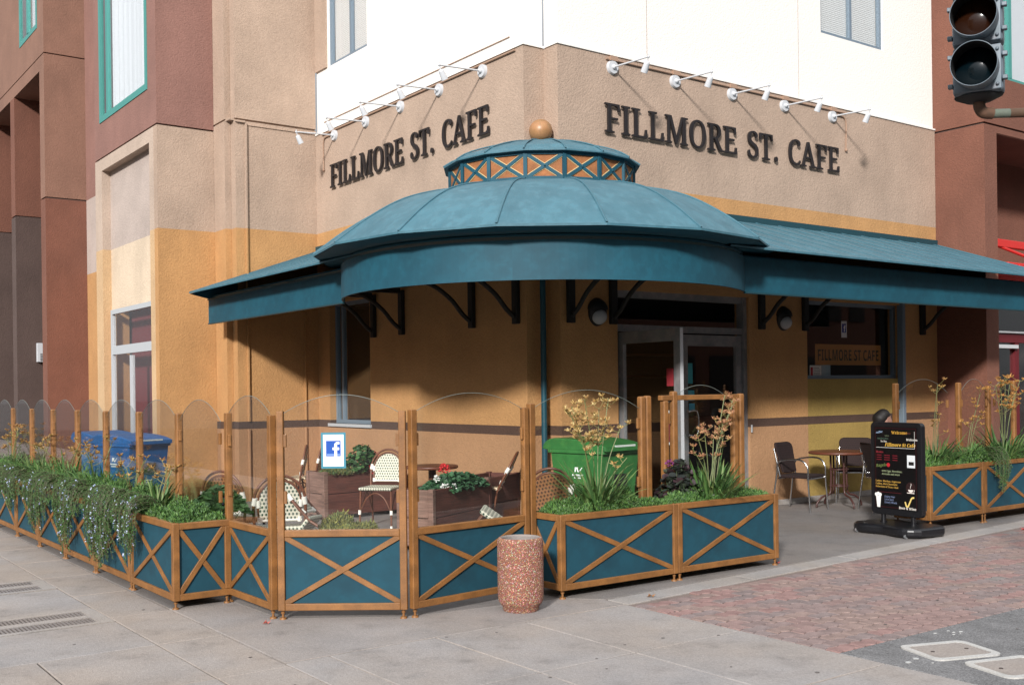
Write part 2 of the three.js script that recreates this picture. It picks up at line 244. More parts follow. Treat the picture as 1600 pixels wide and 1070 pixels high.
  // slotted vault grates
  const grate = (label, z0, z1) => {
    const t = thing('vault_grate', label, 'grate', [0, 0, 0], 0, 'slotted vault grates in the pavement'); const x0 = 1.305, x1 = 2.215, zm = (z0 + z1) / 2, f = [ext(x0, x1, -0.02, 0.001, z0, z0 + 0.06), ext(x0, x1, -0.02, 0.001, z1 - 0.06, z1), ext(x0, x1, -0.02, 0.001, zm - 0.05, zm + 0.05), ext(x0, x0 + 0.05, -0.02, 0.001, z0 + 0.06, zm - 0.05), ext(x1 - 0.1, x1, -0.02, 0.001, z0 + 0.06, zm - 0.05), ext(x0, x0 + 0.05, -0.02, 0.001, zm + 0.05, z1 - 0.06), ext(x1 - 0.1, x1, -0.02, 0.001, zm + 0.05, z1 - 0.06)];
    mesh('frame', f, M.kerb, t); const bars = [];
    for (let x = x0 + 0.06; x < x1 - 0.11; x += 0.027) { bars.push(ext(x, x + 0.015, -0.018, -0.001, z0 + 0.06, zm - 0.05), ext(x, x + 0.015, -0.018, -0.001, zm + 0.05, z1 - 0.06)); }
    mesh('bars', bars, M.iron, t).userData.kind = 'stuff'; mesh('pit', ext(x0 + 0.03, x1 - 0.06, -0.032, -0.024, z0 + 0.03, z1 - 0.03), M.ironDark, t);
  };
  grate('slotted grate in the pavement, nearer the fence corner', -8.38, -7.8); grate('slotted grate in the pavement beyond the plain vault cover', -10.01, -9.44);
  for (let k = 0; k < 9; k++) { const a = k < 6, x = (a ? 6.35 : 5.52) + rr(-0.12, 0.12), z = (a ? -3.93 : -3.62) + rr(-0.06, 0.06), p = []; const n = 7, r = rr(0.006, 0.02); for (let i = 0; i < n; i++) p.push([x + Math.cos(i / n * 6.283) * r * rr(0.6, 1.6), z + Math.sin(i / n * 6.283) * r * rr(0.5, 1)]); mesh('paint_splash', extrudeXZ(p, -0.002, 0.0012, 0), M.paintWhite, walk); }
  { const spots = []; for (let k = 0; k < 46; k++) { const x = rr(1.4, 9), z = rr(-6.0, -3.3) - (x < 2.6 ? rr(0, 5) : 0); const s = rr(0.006, 0.015); spots.push(new THREE.CylinderGeometry(s, s, 0.0016, 9).scale(1, 1, rr(0.6, 1)).translate(x, 0.0012, z)); } const m = mesh('gum_spots', spots, std(lin(0.12, 0.105, 0.1)), walk); m.userData.kind = 'stuff'; }
  // litter: a red leaf on the bricks and small debris
  const leafShape = s => { const p = []; for (let i = 0; i < 9; i++) { const an = i / 9 * 2 * PI, r = s * (i % 2 ? 1 : 0.55); p.push(V(Math.cos(an) * r, 0.012 + 0.012 * Math.sin(i * 2.1), Math.sin(an) * r)); } const f = []; for (let i = 0; i < 9; i++) f.push([V(0, 0.006, 0), p[(i + 1) % 9], p[i]]); return faceted(f); };
  const fallen = (x, z, s, mat, label) => tag(mesh('fallen_leaf', leafShape(s).translate(x, 0.002, z), mat), label, 'leaf', 'fallen leaves');
  fallen(11.45, -6.15, 0.055, std(lin(0.5, 0.06, 0.06), { side: THREE.DoubleSide }), 'crumpled red leaf on the red bricks before the planter');
  fallen(5.72, -6.02, 0.035, std(lin(0.28, 0.13, 0.05), { side: THREE.DoubleSide }), 'small brown leaf on the pale edging by the crossed planter');
  fallen(3.02, -7.02, 0.03, std(lin(0.42, 0.1, 0.08), { side: THREE.DoubleSide }), 'reddish leaf at the foot of the fence post');
  fallen(7.66, -6.42, 0.035, std(lin(0.3, 0.05, 0.05), { side: THREE.DoubleSide }), 'dark red leaf at the planter end by the café entrance');
}
// ================================================================ café building
const zR = -9.56, xL = 7.42;
const cafe = thing('cafe_building', 'tan, ochre and white stucco café building with notched corner', 'building');
{
  const doorHole = [8.59, 10.91, -1, 2.78], winHole = [12.1, 14.33, 1.7, 2.8], panelHole = [12.1, 14.33, -1, 1.7], holesR = [doorHole, winHole, panelHole], holeL = [[-14.77, -13.51, 1.13, 2.95]];
  const th = 0.25, L = (y0, y1, h) => wallGeo('x', xL, -15.15, -9.81, y0, y1, h, 0.3), R = (y0, y1, h) => wallGeo('z', zR, 7.72, 15.25, y0, y1, h, th);
  each('lower_wall', [...R(0, 1.07, holesR), ...L(0, 1.07, holeL)], M.lower, cafe);
  each('painted_band', [...R(1.07, 1.18, holesR), ...L(1.07, 1.18, holeL), ext(12.1, 14.33, 1.07, 1.18, -9.7, -9.598)], M.band, cafe);
  each('ochre_wall', [...R(1.18, 4.04, holesR), ...L(1.18, 4.04, holeL)], M.yellow, cafe);
  each('tan_wall', [...R(4.04, 5.55), ...L(4.04, 5.55), ext(7.42, 7.72, 6.53, 11, -15.15, -14.78)], M.tan, cafe);
  each('white_wall', [...wallGeo('z', zR - 0.03, 7.75, 15.25, 5.55, 11, [[12.52, 13.98, 6.58, 8.4]], 0.25), ...wallGeo('x', xL + 0.03, -15.15, -9.84, 5.55, 6.53, [], 0.27), ...wallGeo('x', xL + 0.03, -14.78, -9.84, 6.53, 11, [[-14.75, -13.54, 6.53, 8.4]], 0.27)], M.white, cafe);
  each('ledge_trim', [ext(7.705, 15.25, 5.552, 5.575, zR - 0.03, zR + 0.015), ext(xL - 0.015, xL + 0.03, 5.552, 5.575, -15.15, -9.795), ext(xL + 0.03, 7.705, 5.552, 5.575, -9.84, -9.795), ext(7.705, 7.75, 5.552, 5.575, -9.795, zR - 0.03)], M.white, cafe);
  each('window_apron_panel', [ext(12.1, 14.33, 0, 1.07, -9.7, -9.6), ext(12.1, 14.33, 1.18, 1.7, -9.7, -9.6)], M.olive, cafe);
  mesh('plinth', [rext(10.96, 15.24, 0, 0.075, zR - 0.02, zR + 0.03, 0.008)], M.kerb, cafe);
  each('control_joint', [ext(9.15, 9.157, 5.58, 11, zR - 0.03, zR - 0.027), ext(12.02, 12.027, 5.58, 11, zR - 0.03, zR - 0.027)], M.greige, cafe);
  // left bay: stepped blocks
  const bay = (y0, y1, mA, mC, nm) => { each(nm, [ext(6.115, 7.42, y0, y1, -17, -15.15), ext(6.02, 6.113, y0, y1, -17, -15.32)], mA, cafe); };
  bay(0, 1.07, M.lower, 0, 'lower_wall'); bay(1.07, 1.18, M.band, 0, 'painted_band'); bay(1.18, 4.04, M.yellow, 0, 'ochre_wall'); bay(4.04, 5.63, M.tan, 0, 'tan_wall'); bay(5.66, 11, M.tan, 0, 'tan_wall');
  mesh('reveal_joint', [ext(6.04, 7.42, 5.63, 5.66, -17, -15.19)], M.tan, cafe);
  each('corner_moulding', [ext(6.262, 6.285, 4.04, 5.6, -15.15, -15.115), ext(6.115, 6.262, 5.6, 5.628, -15.15, -15.115), ext(6.285, 7.42, 5.57, 5.585, -15.15, -15.135)], M.tan, cafe);
  each('corner_moulding', [ext(6.262, 6.285, 1.18, 4.04, -15.15, -15.115), ext(7.18, 7.2, 1.18, 2.9, -15.15, -15.12)], M.yellow, cafe); each('corner_moulding', [ext(6.262, 6.285, 0, 1.07, -15.15, -15.115), ext(7.18, 7.2, 0, 1.07, -15.15, -15.12)], M.lower, cafe); 
  // projecting block with the tall window
  const wz0 = -18.28, wz1 = -16.06, rc = 0.14, blockHole = [[-18.59, -16.1, -1, 5.355]];
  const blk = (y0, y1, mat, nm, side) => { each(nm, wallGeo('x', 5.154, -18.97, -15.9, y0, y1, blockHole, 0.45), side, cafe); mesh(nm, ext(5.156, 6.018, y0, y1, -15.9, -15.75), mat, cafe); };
  blk(0, 1.07, M.yellow, 'lower_wall', M.yellowSunlit); blk(1.07, 4.04, M.yellow, 'ochre_wall', M.yellowSunlit); blk(4.04, 5.555, M.tan, 'tan_wall', M.tanSunlit);  // sunlight put into the colour: side face gets paler yellow and tan
  mesh('inset_panel', [ext(5.154 + rc, 5.5, 4.04, 5.355, -18.59, -16.1)], M.greige, cafe); mesh('inset_panel', [ext(5.154 + rc, 5.5, 3.02, 4.04, -18.59, -16.1)], M.cream, cafe);
  mesh('inset_side', [ext(5.154 + rc, 5.5, 0, 3.02, -18.59, -18.32)], M.yellow, cafe);
  const up = [[-18.65, -16.14, 6.16, 8.9]];
  each('upper_wall', [...wallGeo('x', 5.154, -18.97, -15.9, 5.58, 11, up, 0.45), ext(5.154, 6.018, 5.58, 11, -15.9, -15.75)], M.terracotta, cafe);
  mesh('reveal_joint', ext(5.18, 6.018, 5.555, 5.58, -18.94, -15.78), M.darkBrown, cafe);
  mesh('return_wall', ext(6.02, 6.6, 0, 4.06, -22.83, -18.97), M.yellow, cafe); mesh('return_wall', ext(6.02, 6.6, 4.06, 5.57, -22.83, -18.97), M.greige, cafe); mesh('return_wall', ext(6.02, 6.6, 5.57, 11, -22.83, -18.97), M.terracotta, cafe); mesh('return_wall', ext(5.6, 6.02, 0, 11, -18.97, -18.9), M.tan, cafe);
  // interior behind doors and windows
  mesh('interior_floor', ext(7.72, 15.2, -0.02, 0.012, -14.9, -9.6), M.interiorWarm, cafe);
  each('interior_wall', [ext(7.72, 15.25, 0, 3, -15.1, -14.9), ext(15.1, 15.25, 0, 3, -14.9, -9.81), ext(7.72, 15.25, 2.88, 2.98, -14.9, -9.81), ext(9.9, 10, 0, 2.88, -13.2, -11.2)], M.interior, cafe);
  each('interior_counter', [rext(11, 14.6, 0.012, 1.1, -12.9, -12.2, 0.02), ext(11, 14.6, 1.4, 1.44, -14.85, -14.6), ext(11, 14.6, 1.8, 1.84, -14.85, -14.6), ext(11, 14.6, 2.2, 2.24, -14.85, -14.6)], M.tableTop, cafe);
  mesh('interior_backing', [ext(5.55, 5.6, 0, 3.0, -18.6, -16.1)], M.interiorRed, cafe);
  // a window: frame bars, panes, optional blind
  function win(axis, plane, a0, a1, y0, y1, rec, bars, frameMat, opts = {}) {
    const g = new THREE.Group(); g.name = opts.name || 'window'; cafe.add(g); const fw = opts.fw || 0.05, d = 0.06, fr = [];
    const B = (p, q, r, s, o = 0, dd = d) => axis === 'z' ? ext(p, q, r, s, plane - rec - dd - o, plane - rec - o) : ext(plane + rec + o, plane + rec + dd + o, r, s, p, q);
    fr.push(B(a0, a0 + fw, y0, y1), B(a1 - fw, a1, y0, y1), B(a0 + fw, a1 - fw, y0, y0 + fw), B(a0 + fw, a1 - fw, y1 - fw, y1)); for (const b of bars) fr.push(b[0] === 'v' ? B(b[1] - fw * 0.5, b[1] + fw * 0.5, (b[2] ?? y0) + fw, (b[3] ?? y1) - fw, 0.004) : B(a0 + fw, a1 - fw, b[1] - (b[2] || fw) / 2, b[1] + (b[2] || fw) / 2, 0.004));
    mesh('frame', fr, frameMat, g); mesh('pane', B(a0 + fw * 0.5, a1 - fw * 0.5, y0 + fw * 0.5, y1 - fw * 0.5, 0.03, 0.004), glassMat, g);
    if (opts.blind) { const sl = []; const n = Math.floor((y1 - y0) / 0.028); for (let i = 0; i < n; i++) sl.push(B(a0 + fw, a1 - fw, y0 + i * 0.028, y0 + i * 0.028 + 0.0235, 0.07, 0.004)); mesh('blind', sl, M.blind, g); }
    if (opts.curtain) { const pts = []; const n = 60, c0 = opts.curtain[0], c1 = opts.curtain[1], s = new THREE.Shape(); const cf = (t) => 0.025 * Math.sin(t * 46) + 0.012 * Math.sin(t * 97); s.moveTo(c0, 0); for (let i = 0; i <= n; i++) { const t = i / n; s.lineTo(mix(c0, c1, t), cf(t)); } for (let i = n; i >= 0; i--) { const t = i / n; s.lineTo(mix(c0, c1, t), cf(t) + 0.004); } const cg = new THREE.ExtrudeGeometry(s, { depth: y1 - y0, bevelEnabled: false }); cg.rotateX(-PI / 2); if (axis === 'z') cg.translate(0, y0, plane - rec - 0.14); else cg.rotateY(-PI / 2).translate(plane + rec + 0.09, y0, 0); mesh('curtain', cg, M.curtain, g); }
    if (opts.back) mesh('reveal_back', B(a0, a1, y0, y1, 0.19, 0.02), M.interior, g);
    if (opts.sill) mesh('sill', axis === 'z' ? ext(a0 - 0.03, a1 + 0.03, y0 - 0.045, y0, plane - rec - 0.02, plane + 0.03) : ext(plane - 0.03, plane + rec + 0.02, y0 - 0.045, y0, a0 - 0.03, a1 + 0.03), opts.sill, g);
    return g;
  }
  win('z', zR - 0.03, 12.52, 13.98, 6.58, 8.4, 0.03, [['v', 13.25]], M.blueGrey, { blind: 1, back: 1 });
  win('x', xL + 0.03, -14.75, -13.54, 6.53, 8.4, 0.03, [['v', -14.1]], M.blueGrey, { blind: 1, back: 1 });
  win('x', 5.154, -18.65, -16.14, 6.16, 8.9, -0.012, [['v', -18.2]], M.tealFrame, { curtain: [-18.15, -16.25], back: 1, fw: 0.1 });
  win('x', 5.154, wz0, wz1, 0.3, 3.0, 0.03, [['h', 2.33, 0.14], ['v', -17.25, 0.3, 2.3]], M.whiteFrame, { fw: 0.075 });
  mesh('cill_wall', ext(5.19, 5.5, 0, 0.3, wz0 - 0.04, -16.1), M.yellow, cafe);
  win('x', xL, -14.77, -13.51, 1.13, 2.95, 0.1, [['v', -14.55]], M.blueGrey, { fw: 0.055, sill: M.whiteFrame });
  const wr = win('z', zR, 12.1, 14.33, 1.7, 2.8, 0.12, [], M.blueGrey, { fw: 0.05 });
  mesh('jamb_post', rext(14.27, 14.345, 0.076, 3.0, zR - 0.05, zR + 0.05, 0.01), M.blueGrey, wr);
  // painted banner, notices and small sticker inside the window
  const cv = (w, h, fn) => { const c = document.createElement('canvas'); c.width = w; c.height = h; const x = c.getContext('2d'); fn(x, w, h); const t = new THREE.CanvasTexture(c); t.colorSpace = THREE.SRGBColorSpace; return t; };
  globalThis.__cv = cv;
  const sheet = (name, w, h, tex, x, y, z, parent, ry = 0) => mesh(name, new THREE.PlaneGeometry(w, h).rotateY(ry).translate(x, y, z), std(lin(1, 1, 1), { map: tex, side: THREE.DoubleSide }), parent, true);
  globalThis.__sheet = sheet;
  sheet('banner', 1.55, 0.3, cv(512, 100, (x, w, h) => { x.fillStyle = '#b07a3a'; x.fillRect(0, 0, w, h); x.fillStyle = '#22301c'; x.font = 'bold 70px sans-serif'; x.textAlign = 'center'; x.setTransform(0.86, 0, 0, 1.05, w * 0.07, 0); x.fillText('FILLMORE ST CAFE', w / 2, 74, 560); }), 13.3, 2.05, zR - 0.2, wr);
  sheet('notice', 0.26, 0.19, cv(128, 96, (x, w, h) => { x.fillStyle = '#e8e6e2'; x.fillRect(0, 0, w, h); x.fillStyle = '#c62a35'; x.fillRect(8, 14, 26, 60); x.fillStyle = '#777'; for (let i = 0; i < 6; i++) x.fillRect(42, 16 + i * 12, 60 + (i * 17) % 20, 4); }), 12.52, 1.8, zR - 0.19, wr);
  sheet('notice', 0.2, 0.26, cv(64, 80, (x, w, h) => { x.fillStyle = '#9fb4bd'; x.fillRect(0, 0, w, h); }), 12.78, 1.84, zR - 0.21, wr);
  sheet('sticker', 0.13, 0.24, cv(64, 118, (x, w, h) => { x.fillStyle = '#dfe3ea'; x.fillRect(0, 0, w, h); x.fillStyle = '#2b4a9b'; x.fillRect(8, 18, 48, 64); x.fillStyle = '#fff'; x.font = 'bold 60px sans-serif'; x.fillText('f', 26, 76); }), 13.18, 2.42, zR - 0.19, wr);
  // two amber lamps deep inside
  for (const [x, y] of [[16.05, 2.90], [16.54, 2.99]]) { const l = mesh('interior_lamp', lathe([[0.001, 0.08], [0.02, 0.06], [0.028, 0], [0.02, -0.06], [0.001, -0.08]], 12).translate(x, y - 0.05, -12.0), std(lin(0.6, 0.2, 0.05), { emissive: lin(1, 0.35, 0.08), emissiveIntensity: 0.5 }), cafe); const p = new THREE.PointLight(lin(1, 0.45, 0.15), 0.12, 6); p.position.set(x, y - 0.05, -11.9); p.castShadow = true; scene.add(p); }
  // entrance doors
  const door = new THREE.Group(); door.name = 'entrance'; cafe.add(door);
  mesh('door_frame', [ext(8.59, 8.65, 0.012, 2.78, zR - 0.16, zR - 0.06), ext(10.85, 10.91, 0.012, 2.78, zR - 0.16, zR - 0.04), ext(8.65, 10.85, 2.29, 2.37, zR - 0.16, zR - 0.06), ext(8.65, 10.85, 2.7, 2.78, zR - 0.16, zR - 0.06)], M.grey, door);
  mesh('transom_pane', ext(8.65, 10.85, 2.37, 2.7, zR - 0.115, zR - 0.11), glassMat, door);
  const leaf = (name, w) => { const g = new THREE.Group(); g.name = name; door.add(g); const s = 0.1; mesh('stile', [ext(0, s, 0.02, 2.27, -0.025, 0.025), ext(w - s, w, 0.02, 2.27, -0.025, 0.025), ext(s, w - s, 2.13, 2.27, -0.025, 0.025), ext(s, w - s, 0.02, 0.24, -0.025, 0.025)], M.grey, g); mesh('pane', ext(s - 0.01, w - s + 0.01, 0.23, 2.14, -0.004, 0.004), glassMat, g); return g; };
  const dl = leaf('door', 1.06); dl.position.set(8.655, 0, zR - 0.05); dl.rotation.y = -PI / 2 - 0.02; dl.userData.label = 'glazed door leaf standing open';
  const dr = leaf('door', 1.1); dr.position.set(9.74, 0, zR - 0.1); dr.userData.label = 'closed glazed door leaf with stickers';
  mesh('handle', tube([V(0.06, 1.3, 0.03), V(0.06, 1.3, 0.075), V(0.19, 1.3, 0.085), V(0.19, 1.0, 0.085), V(0.06, 1.0, 0.075), V(0.06, 1.0, 0.03)], 0.011, 40, 8), M.chrome, dr);
  mesh('edge_strip', ext(1.0605, 1.0665, 0.02, 2.27, -0.022, 0.022), M.lampWhite, dl);
  const stick = (x, y, w, h, c, g, z = 0.006) => mesh('sticker', ext(x - w / 2, x + w / 2, y - h / 2, y + h / 2, z, z + 0.002), std(c), g);
  stick(0.15, 1.78, 0.1, 0.26, lin(0.05, 0.32, 0.36), dr); stick(0.15, 1.5, 0.11, 0.13, lin(0.05, 0.34, 0.42), dr, 0.027); stick(0.16, 1.35, 0.1, 0.1, lin(0.06, 0.3, 0.42), dr, 0.027);
  stick(0.88, 1.72, 0.11, 0.2, lin(0.3, 0.02, 0.03), dl); stick(0.88, 1.33, 0.12, 0.03, lin(0.7, 0.7, 0.7), dl); stick(0.88, 1.14, 0.12, 0.3, lin(0.2, 0.015, 0.04), dl); stick(0.88, 0.97, 0.12, 0.03, lin(0.7, 0.7, 0.7), dl);
  mesh('hinge', rod(V(10.93, 1.0, zR + 0.01), V(10.93, 1.1, zR + 0.01), 0.014), M.alu, door);
}
// ================================================================ far wing on the left, neighbour on the right, building across the street
{
  const w = thing('apartment_wing', 'brown stucco apartment wing with tall open bays and dark piers', 'building');
  const piers = [[-23.21, -22.83], [-25.96, -25.56], [-28.7, -28.3], [-31.5, -31.1], [-34.3, -33.9]];
  for (const [a, b] of piers) { mesh('pier', ext(5.23, 7.4, 0, 5.555, a, b), b > -23 ? M.rust : M.darkBrown, w); mesh('pier', ext(5.23, 7.4, 5.585, 8.18, a, b), b > -23 ? M.umber : M.rust, w); mesh('reveal_joint', ext(5.26, 7.4, 5.555, 5.585, a + 0.02, b - 0.02), M.darkBrown, w); }
  mesh('upper_wall', [ext(5.23, 7.4, 8.18, 8.455, -40, -22.83)], M.umber, w); mesh('reveal_joint', ext(5.26, 7.4, 8.455, 8.48, -40, -22.86), M.darkBrown, w);
  each('upper_wall', [...wallGeo('x', 5.23, -40, -22.83, 8.48, 13, [[-24.94, -23.35, 9.1, 11.6]], 0.4), ext(5.63, 7.4, 8.48, 13, -23.2, -22.83)], M.umber, w);
  mesh('back_wall', ext(7.4, 7.6, 0, 13, -40, -22.83), M.rust, w); mesh('soffit', ext(5.26, 7.4, 8.172, 8.179, -40, -23.22), M.umber, w);
  const g = new THREE.Group(); g.name = 'window'; w.add(g); mesh('frame', [ext(5.22, 5.28, 9.1, 11.6, -24.94, -24.84), ext(5.22, 5.28, 9.1, 11.6, -23.45, -23.35), ext(5.22, 5.28, 9.1, 9.2, -24.84, -23.45), ext(5.21, 5.27, 9.2, 11.6, -24.2, -24.08)], M.tealFrame, g); mesh('pane', ext(5.245, 5.25, 9.1, 11.6, -24.9, -23.4), glassMat, g); mesh('curtain', ext(5.31, 5.33, 9.1, 11.6, -24.1, -23.4), M.curtain, g); mesh('reveal_back', ext(5.6, 5.63, 9.1, 11.6, -24.94, -23.35), M.interior, g);
  const v = thing('vent_box', 'small white vent box fixed on dark brown pier', 'vent box', [5.82, 2.35, -25.55]);
  mesh('cover', rext(-0.2, 0.2, 0, 0.42, 0, 0.1, 0.01), M.lampWhite, v); const sl = []; for (let i = 0; i < 5; i++) sl.push(ext(-0.14, 0.17, 0.03 + i * 0.035, 0.05 + i * 0.035, 0.1, 0.112)); mesh('louvre', sl, M.grey, v);
}
{
  const n = thing('neighbouring_building', 'reddish brown stucco building with recessed red shopfront beside the café', 'building'), zn = -8.75;
  mesh('pier', ext(15.255, 15.6, 0, 5.4, -9.9, zn), M.rust, n); mesh('lintel', ext(15.255, 24, 5.4, 5.5, -9.9, zn), M.rust, n); mesh('reveal_joint', ext(15.28, 24, 5.5, 5.53, -9.9, zn - 0.03), M.darkBrown, n);
  mesh('upper_wall', wallGeo('z', zn, 15.255, 24, 5.53, 11, [[15.8, 17.8, 6.26, 8.6]], 1.1), M.rust, n); mesh('back_wall', ext(15.6, 24, 3.1, 5.4, -10.1, -9.9), M.rust, n); mesh('soffit', ext(15.6, 24, 5.39, 5.399, -9.9, zn - 0.01), M.rust, n); mesh('side_wall', ext(15.6, 15.9, 0, 3.1, -10.1, -9.7), M.rust, n);
  const g = new THREE.Group(); g.name = 'window'; n.add(g); mesh('frame', [ext(15.8, 15.9, 6.26, 8.6, -8.95, -8.87), ext(15.9, 17.8, 6.26, 6.36, -8.95, -8.87), ext(16.2, 16.28, 6.36, 8.6, -8.95, -8.865), ext(17.7, 17.8, 6.36, 8.6, -8.95, -8.87)], M.tealFrame, g); mesh('pane', ext(15.85, 17.75, 6.3, 8.6, -8.92, -8.915), glassMat, g); mesh('curtain', ext(15.85, 17.75, 6.3, 8.6, -9.05, -9.03), M.curtain, g);
  const s = new THREE.Group(); s.name = 'shopfront'; n.add(s); mesh('shop_frame', [ext(15.9, 16.02, 0, 2.95, -9.85, -9.75), ext(16.02, 20, 2.95, 3.1, -9.85, -9.75), ext(16.02, 20, 2.3, 2.45, -9.85, -9.74), ext(16.02, 20, 0, 0.4, -9.85, -9.75), ext(17.9, 18.02, 0.4, 2.3, -9.85, -9.75)], M.redDark, s); each('white_edge', [ext(16.1, 16.2, 0.02, 2.27, -9.74, -9.69), ext(16.2, 17.9, 2.2, 2.26, -9.74, -9.69), ext(16.02, 20, 2.46, 2.49, -9.74, -9.7)], M.lampWhite, s); mesh('pane', ext(16.02, 20, 0.4, 2.95, -9.8, -9.795), glassMat, s); each('interior', [ext(15.6, 20, 0, 3.1, -12, -11.9), ext(15.6, 20, 3.1, 3.15, -11.9, -9.9), ext(20, 20.1, 0, 3.1, -12, -9.75), ext(15.6, 15.7, 0, 3.1, -11.9, -10.1)], M.interior, s);
  const a = thing('red_steel_canopy', 'bright red steel canopy frame over the neighbouring shopfront', 'canopy', [0, 0, 0]);
  each('beam', [rext(15.66, 19, 3.72, 3.84, -9.0, -8.9, 0.01), rext(15.66, 19, 3.3, 3.44, -8.75, -8.62, 0.01)], M.red, a); for (let k = 0; k < 7; k++) { mesh('fin', ext(15.66 + k * 0.3, 15.84 + k * 0.3, 3.3, 3.42, -9.89, -8.6 + 0.002 * k), M.red, a); } mesh('brace', rod(V(15.95, 3.74, -8.95), V(17.3, 3.42, -8.68), 0.025), M.red, a);
}
{ // facades across both streets, seen only mirrored in the glass
  const b = thing('street_building', 'beige building across the side street with dark windows', 'building');
  mesh('wall', ext(-22, -17, -0.15, 9, -46, 2), M.cream, b); mesh('cornice', ext(-16.99, -16.8, 8.6, 9.1, -46, 2), M.tan, b);
  for (let k = 0; k < 12; k++) { const z = -44 + k * 3.8; mesh('window', ext(-17, -16.95, 4.1, 5.9, z, z + 1.2), M.interior, b); mesh('window', ext(-17, -16.95, 6.6, 8.2, z, z + 1.2), M.interior, b); if (k % 3 === 1) mesh('door', ext(-17, -16.94, 0, 2.4, z, z + 1.3), M.redDark, b); else mesh('shop_window', ext(-17, -16.95, 0.7, 2.9, z - 0.6, z + 1.8), M.interior, b); }
  const c = thing('street_building', 'long brown building across the main street with dark shop windows', 'building');
  mesh('wall', ext(-8, 60, -0.15, 11, 16, 22), M.rust, c);
  for (let k = 0; k < 15; k++) { const x = -6.5 + k * 4.4; mesh('shop_window', ext(x, x + 3.4, 0.5, 3.1, 15.94, 16), M.interior, c); mesh('window', ext(x, x + 1.3, 5, 7, 15.94, 16), M.interior, c); mesh('window', ext(x + 2, x + 3.3, 5, 7, 15.94, 16), M.interior, c); mesh('window', ext(x, x + 1.3, 8.2, 10, 15.94, 16), M.interior, c); mesh('window', ext(x + 2, x + 3.3, 8.2, 10, 15.94, 16), M.interior, c); }
}
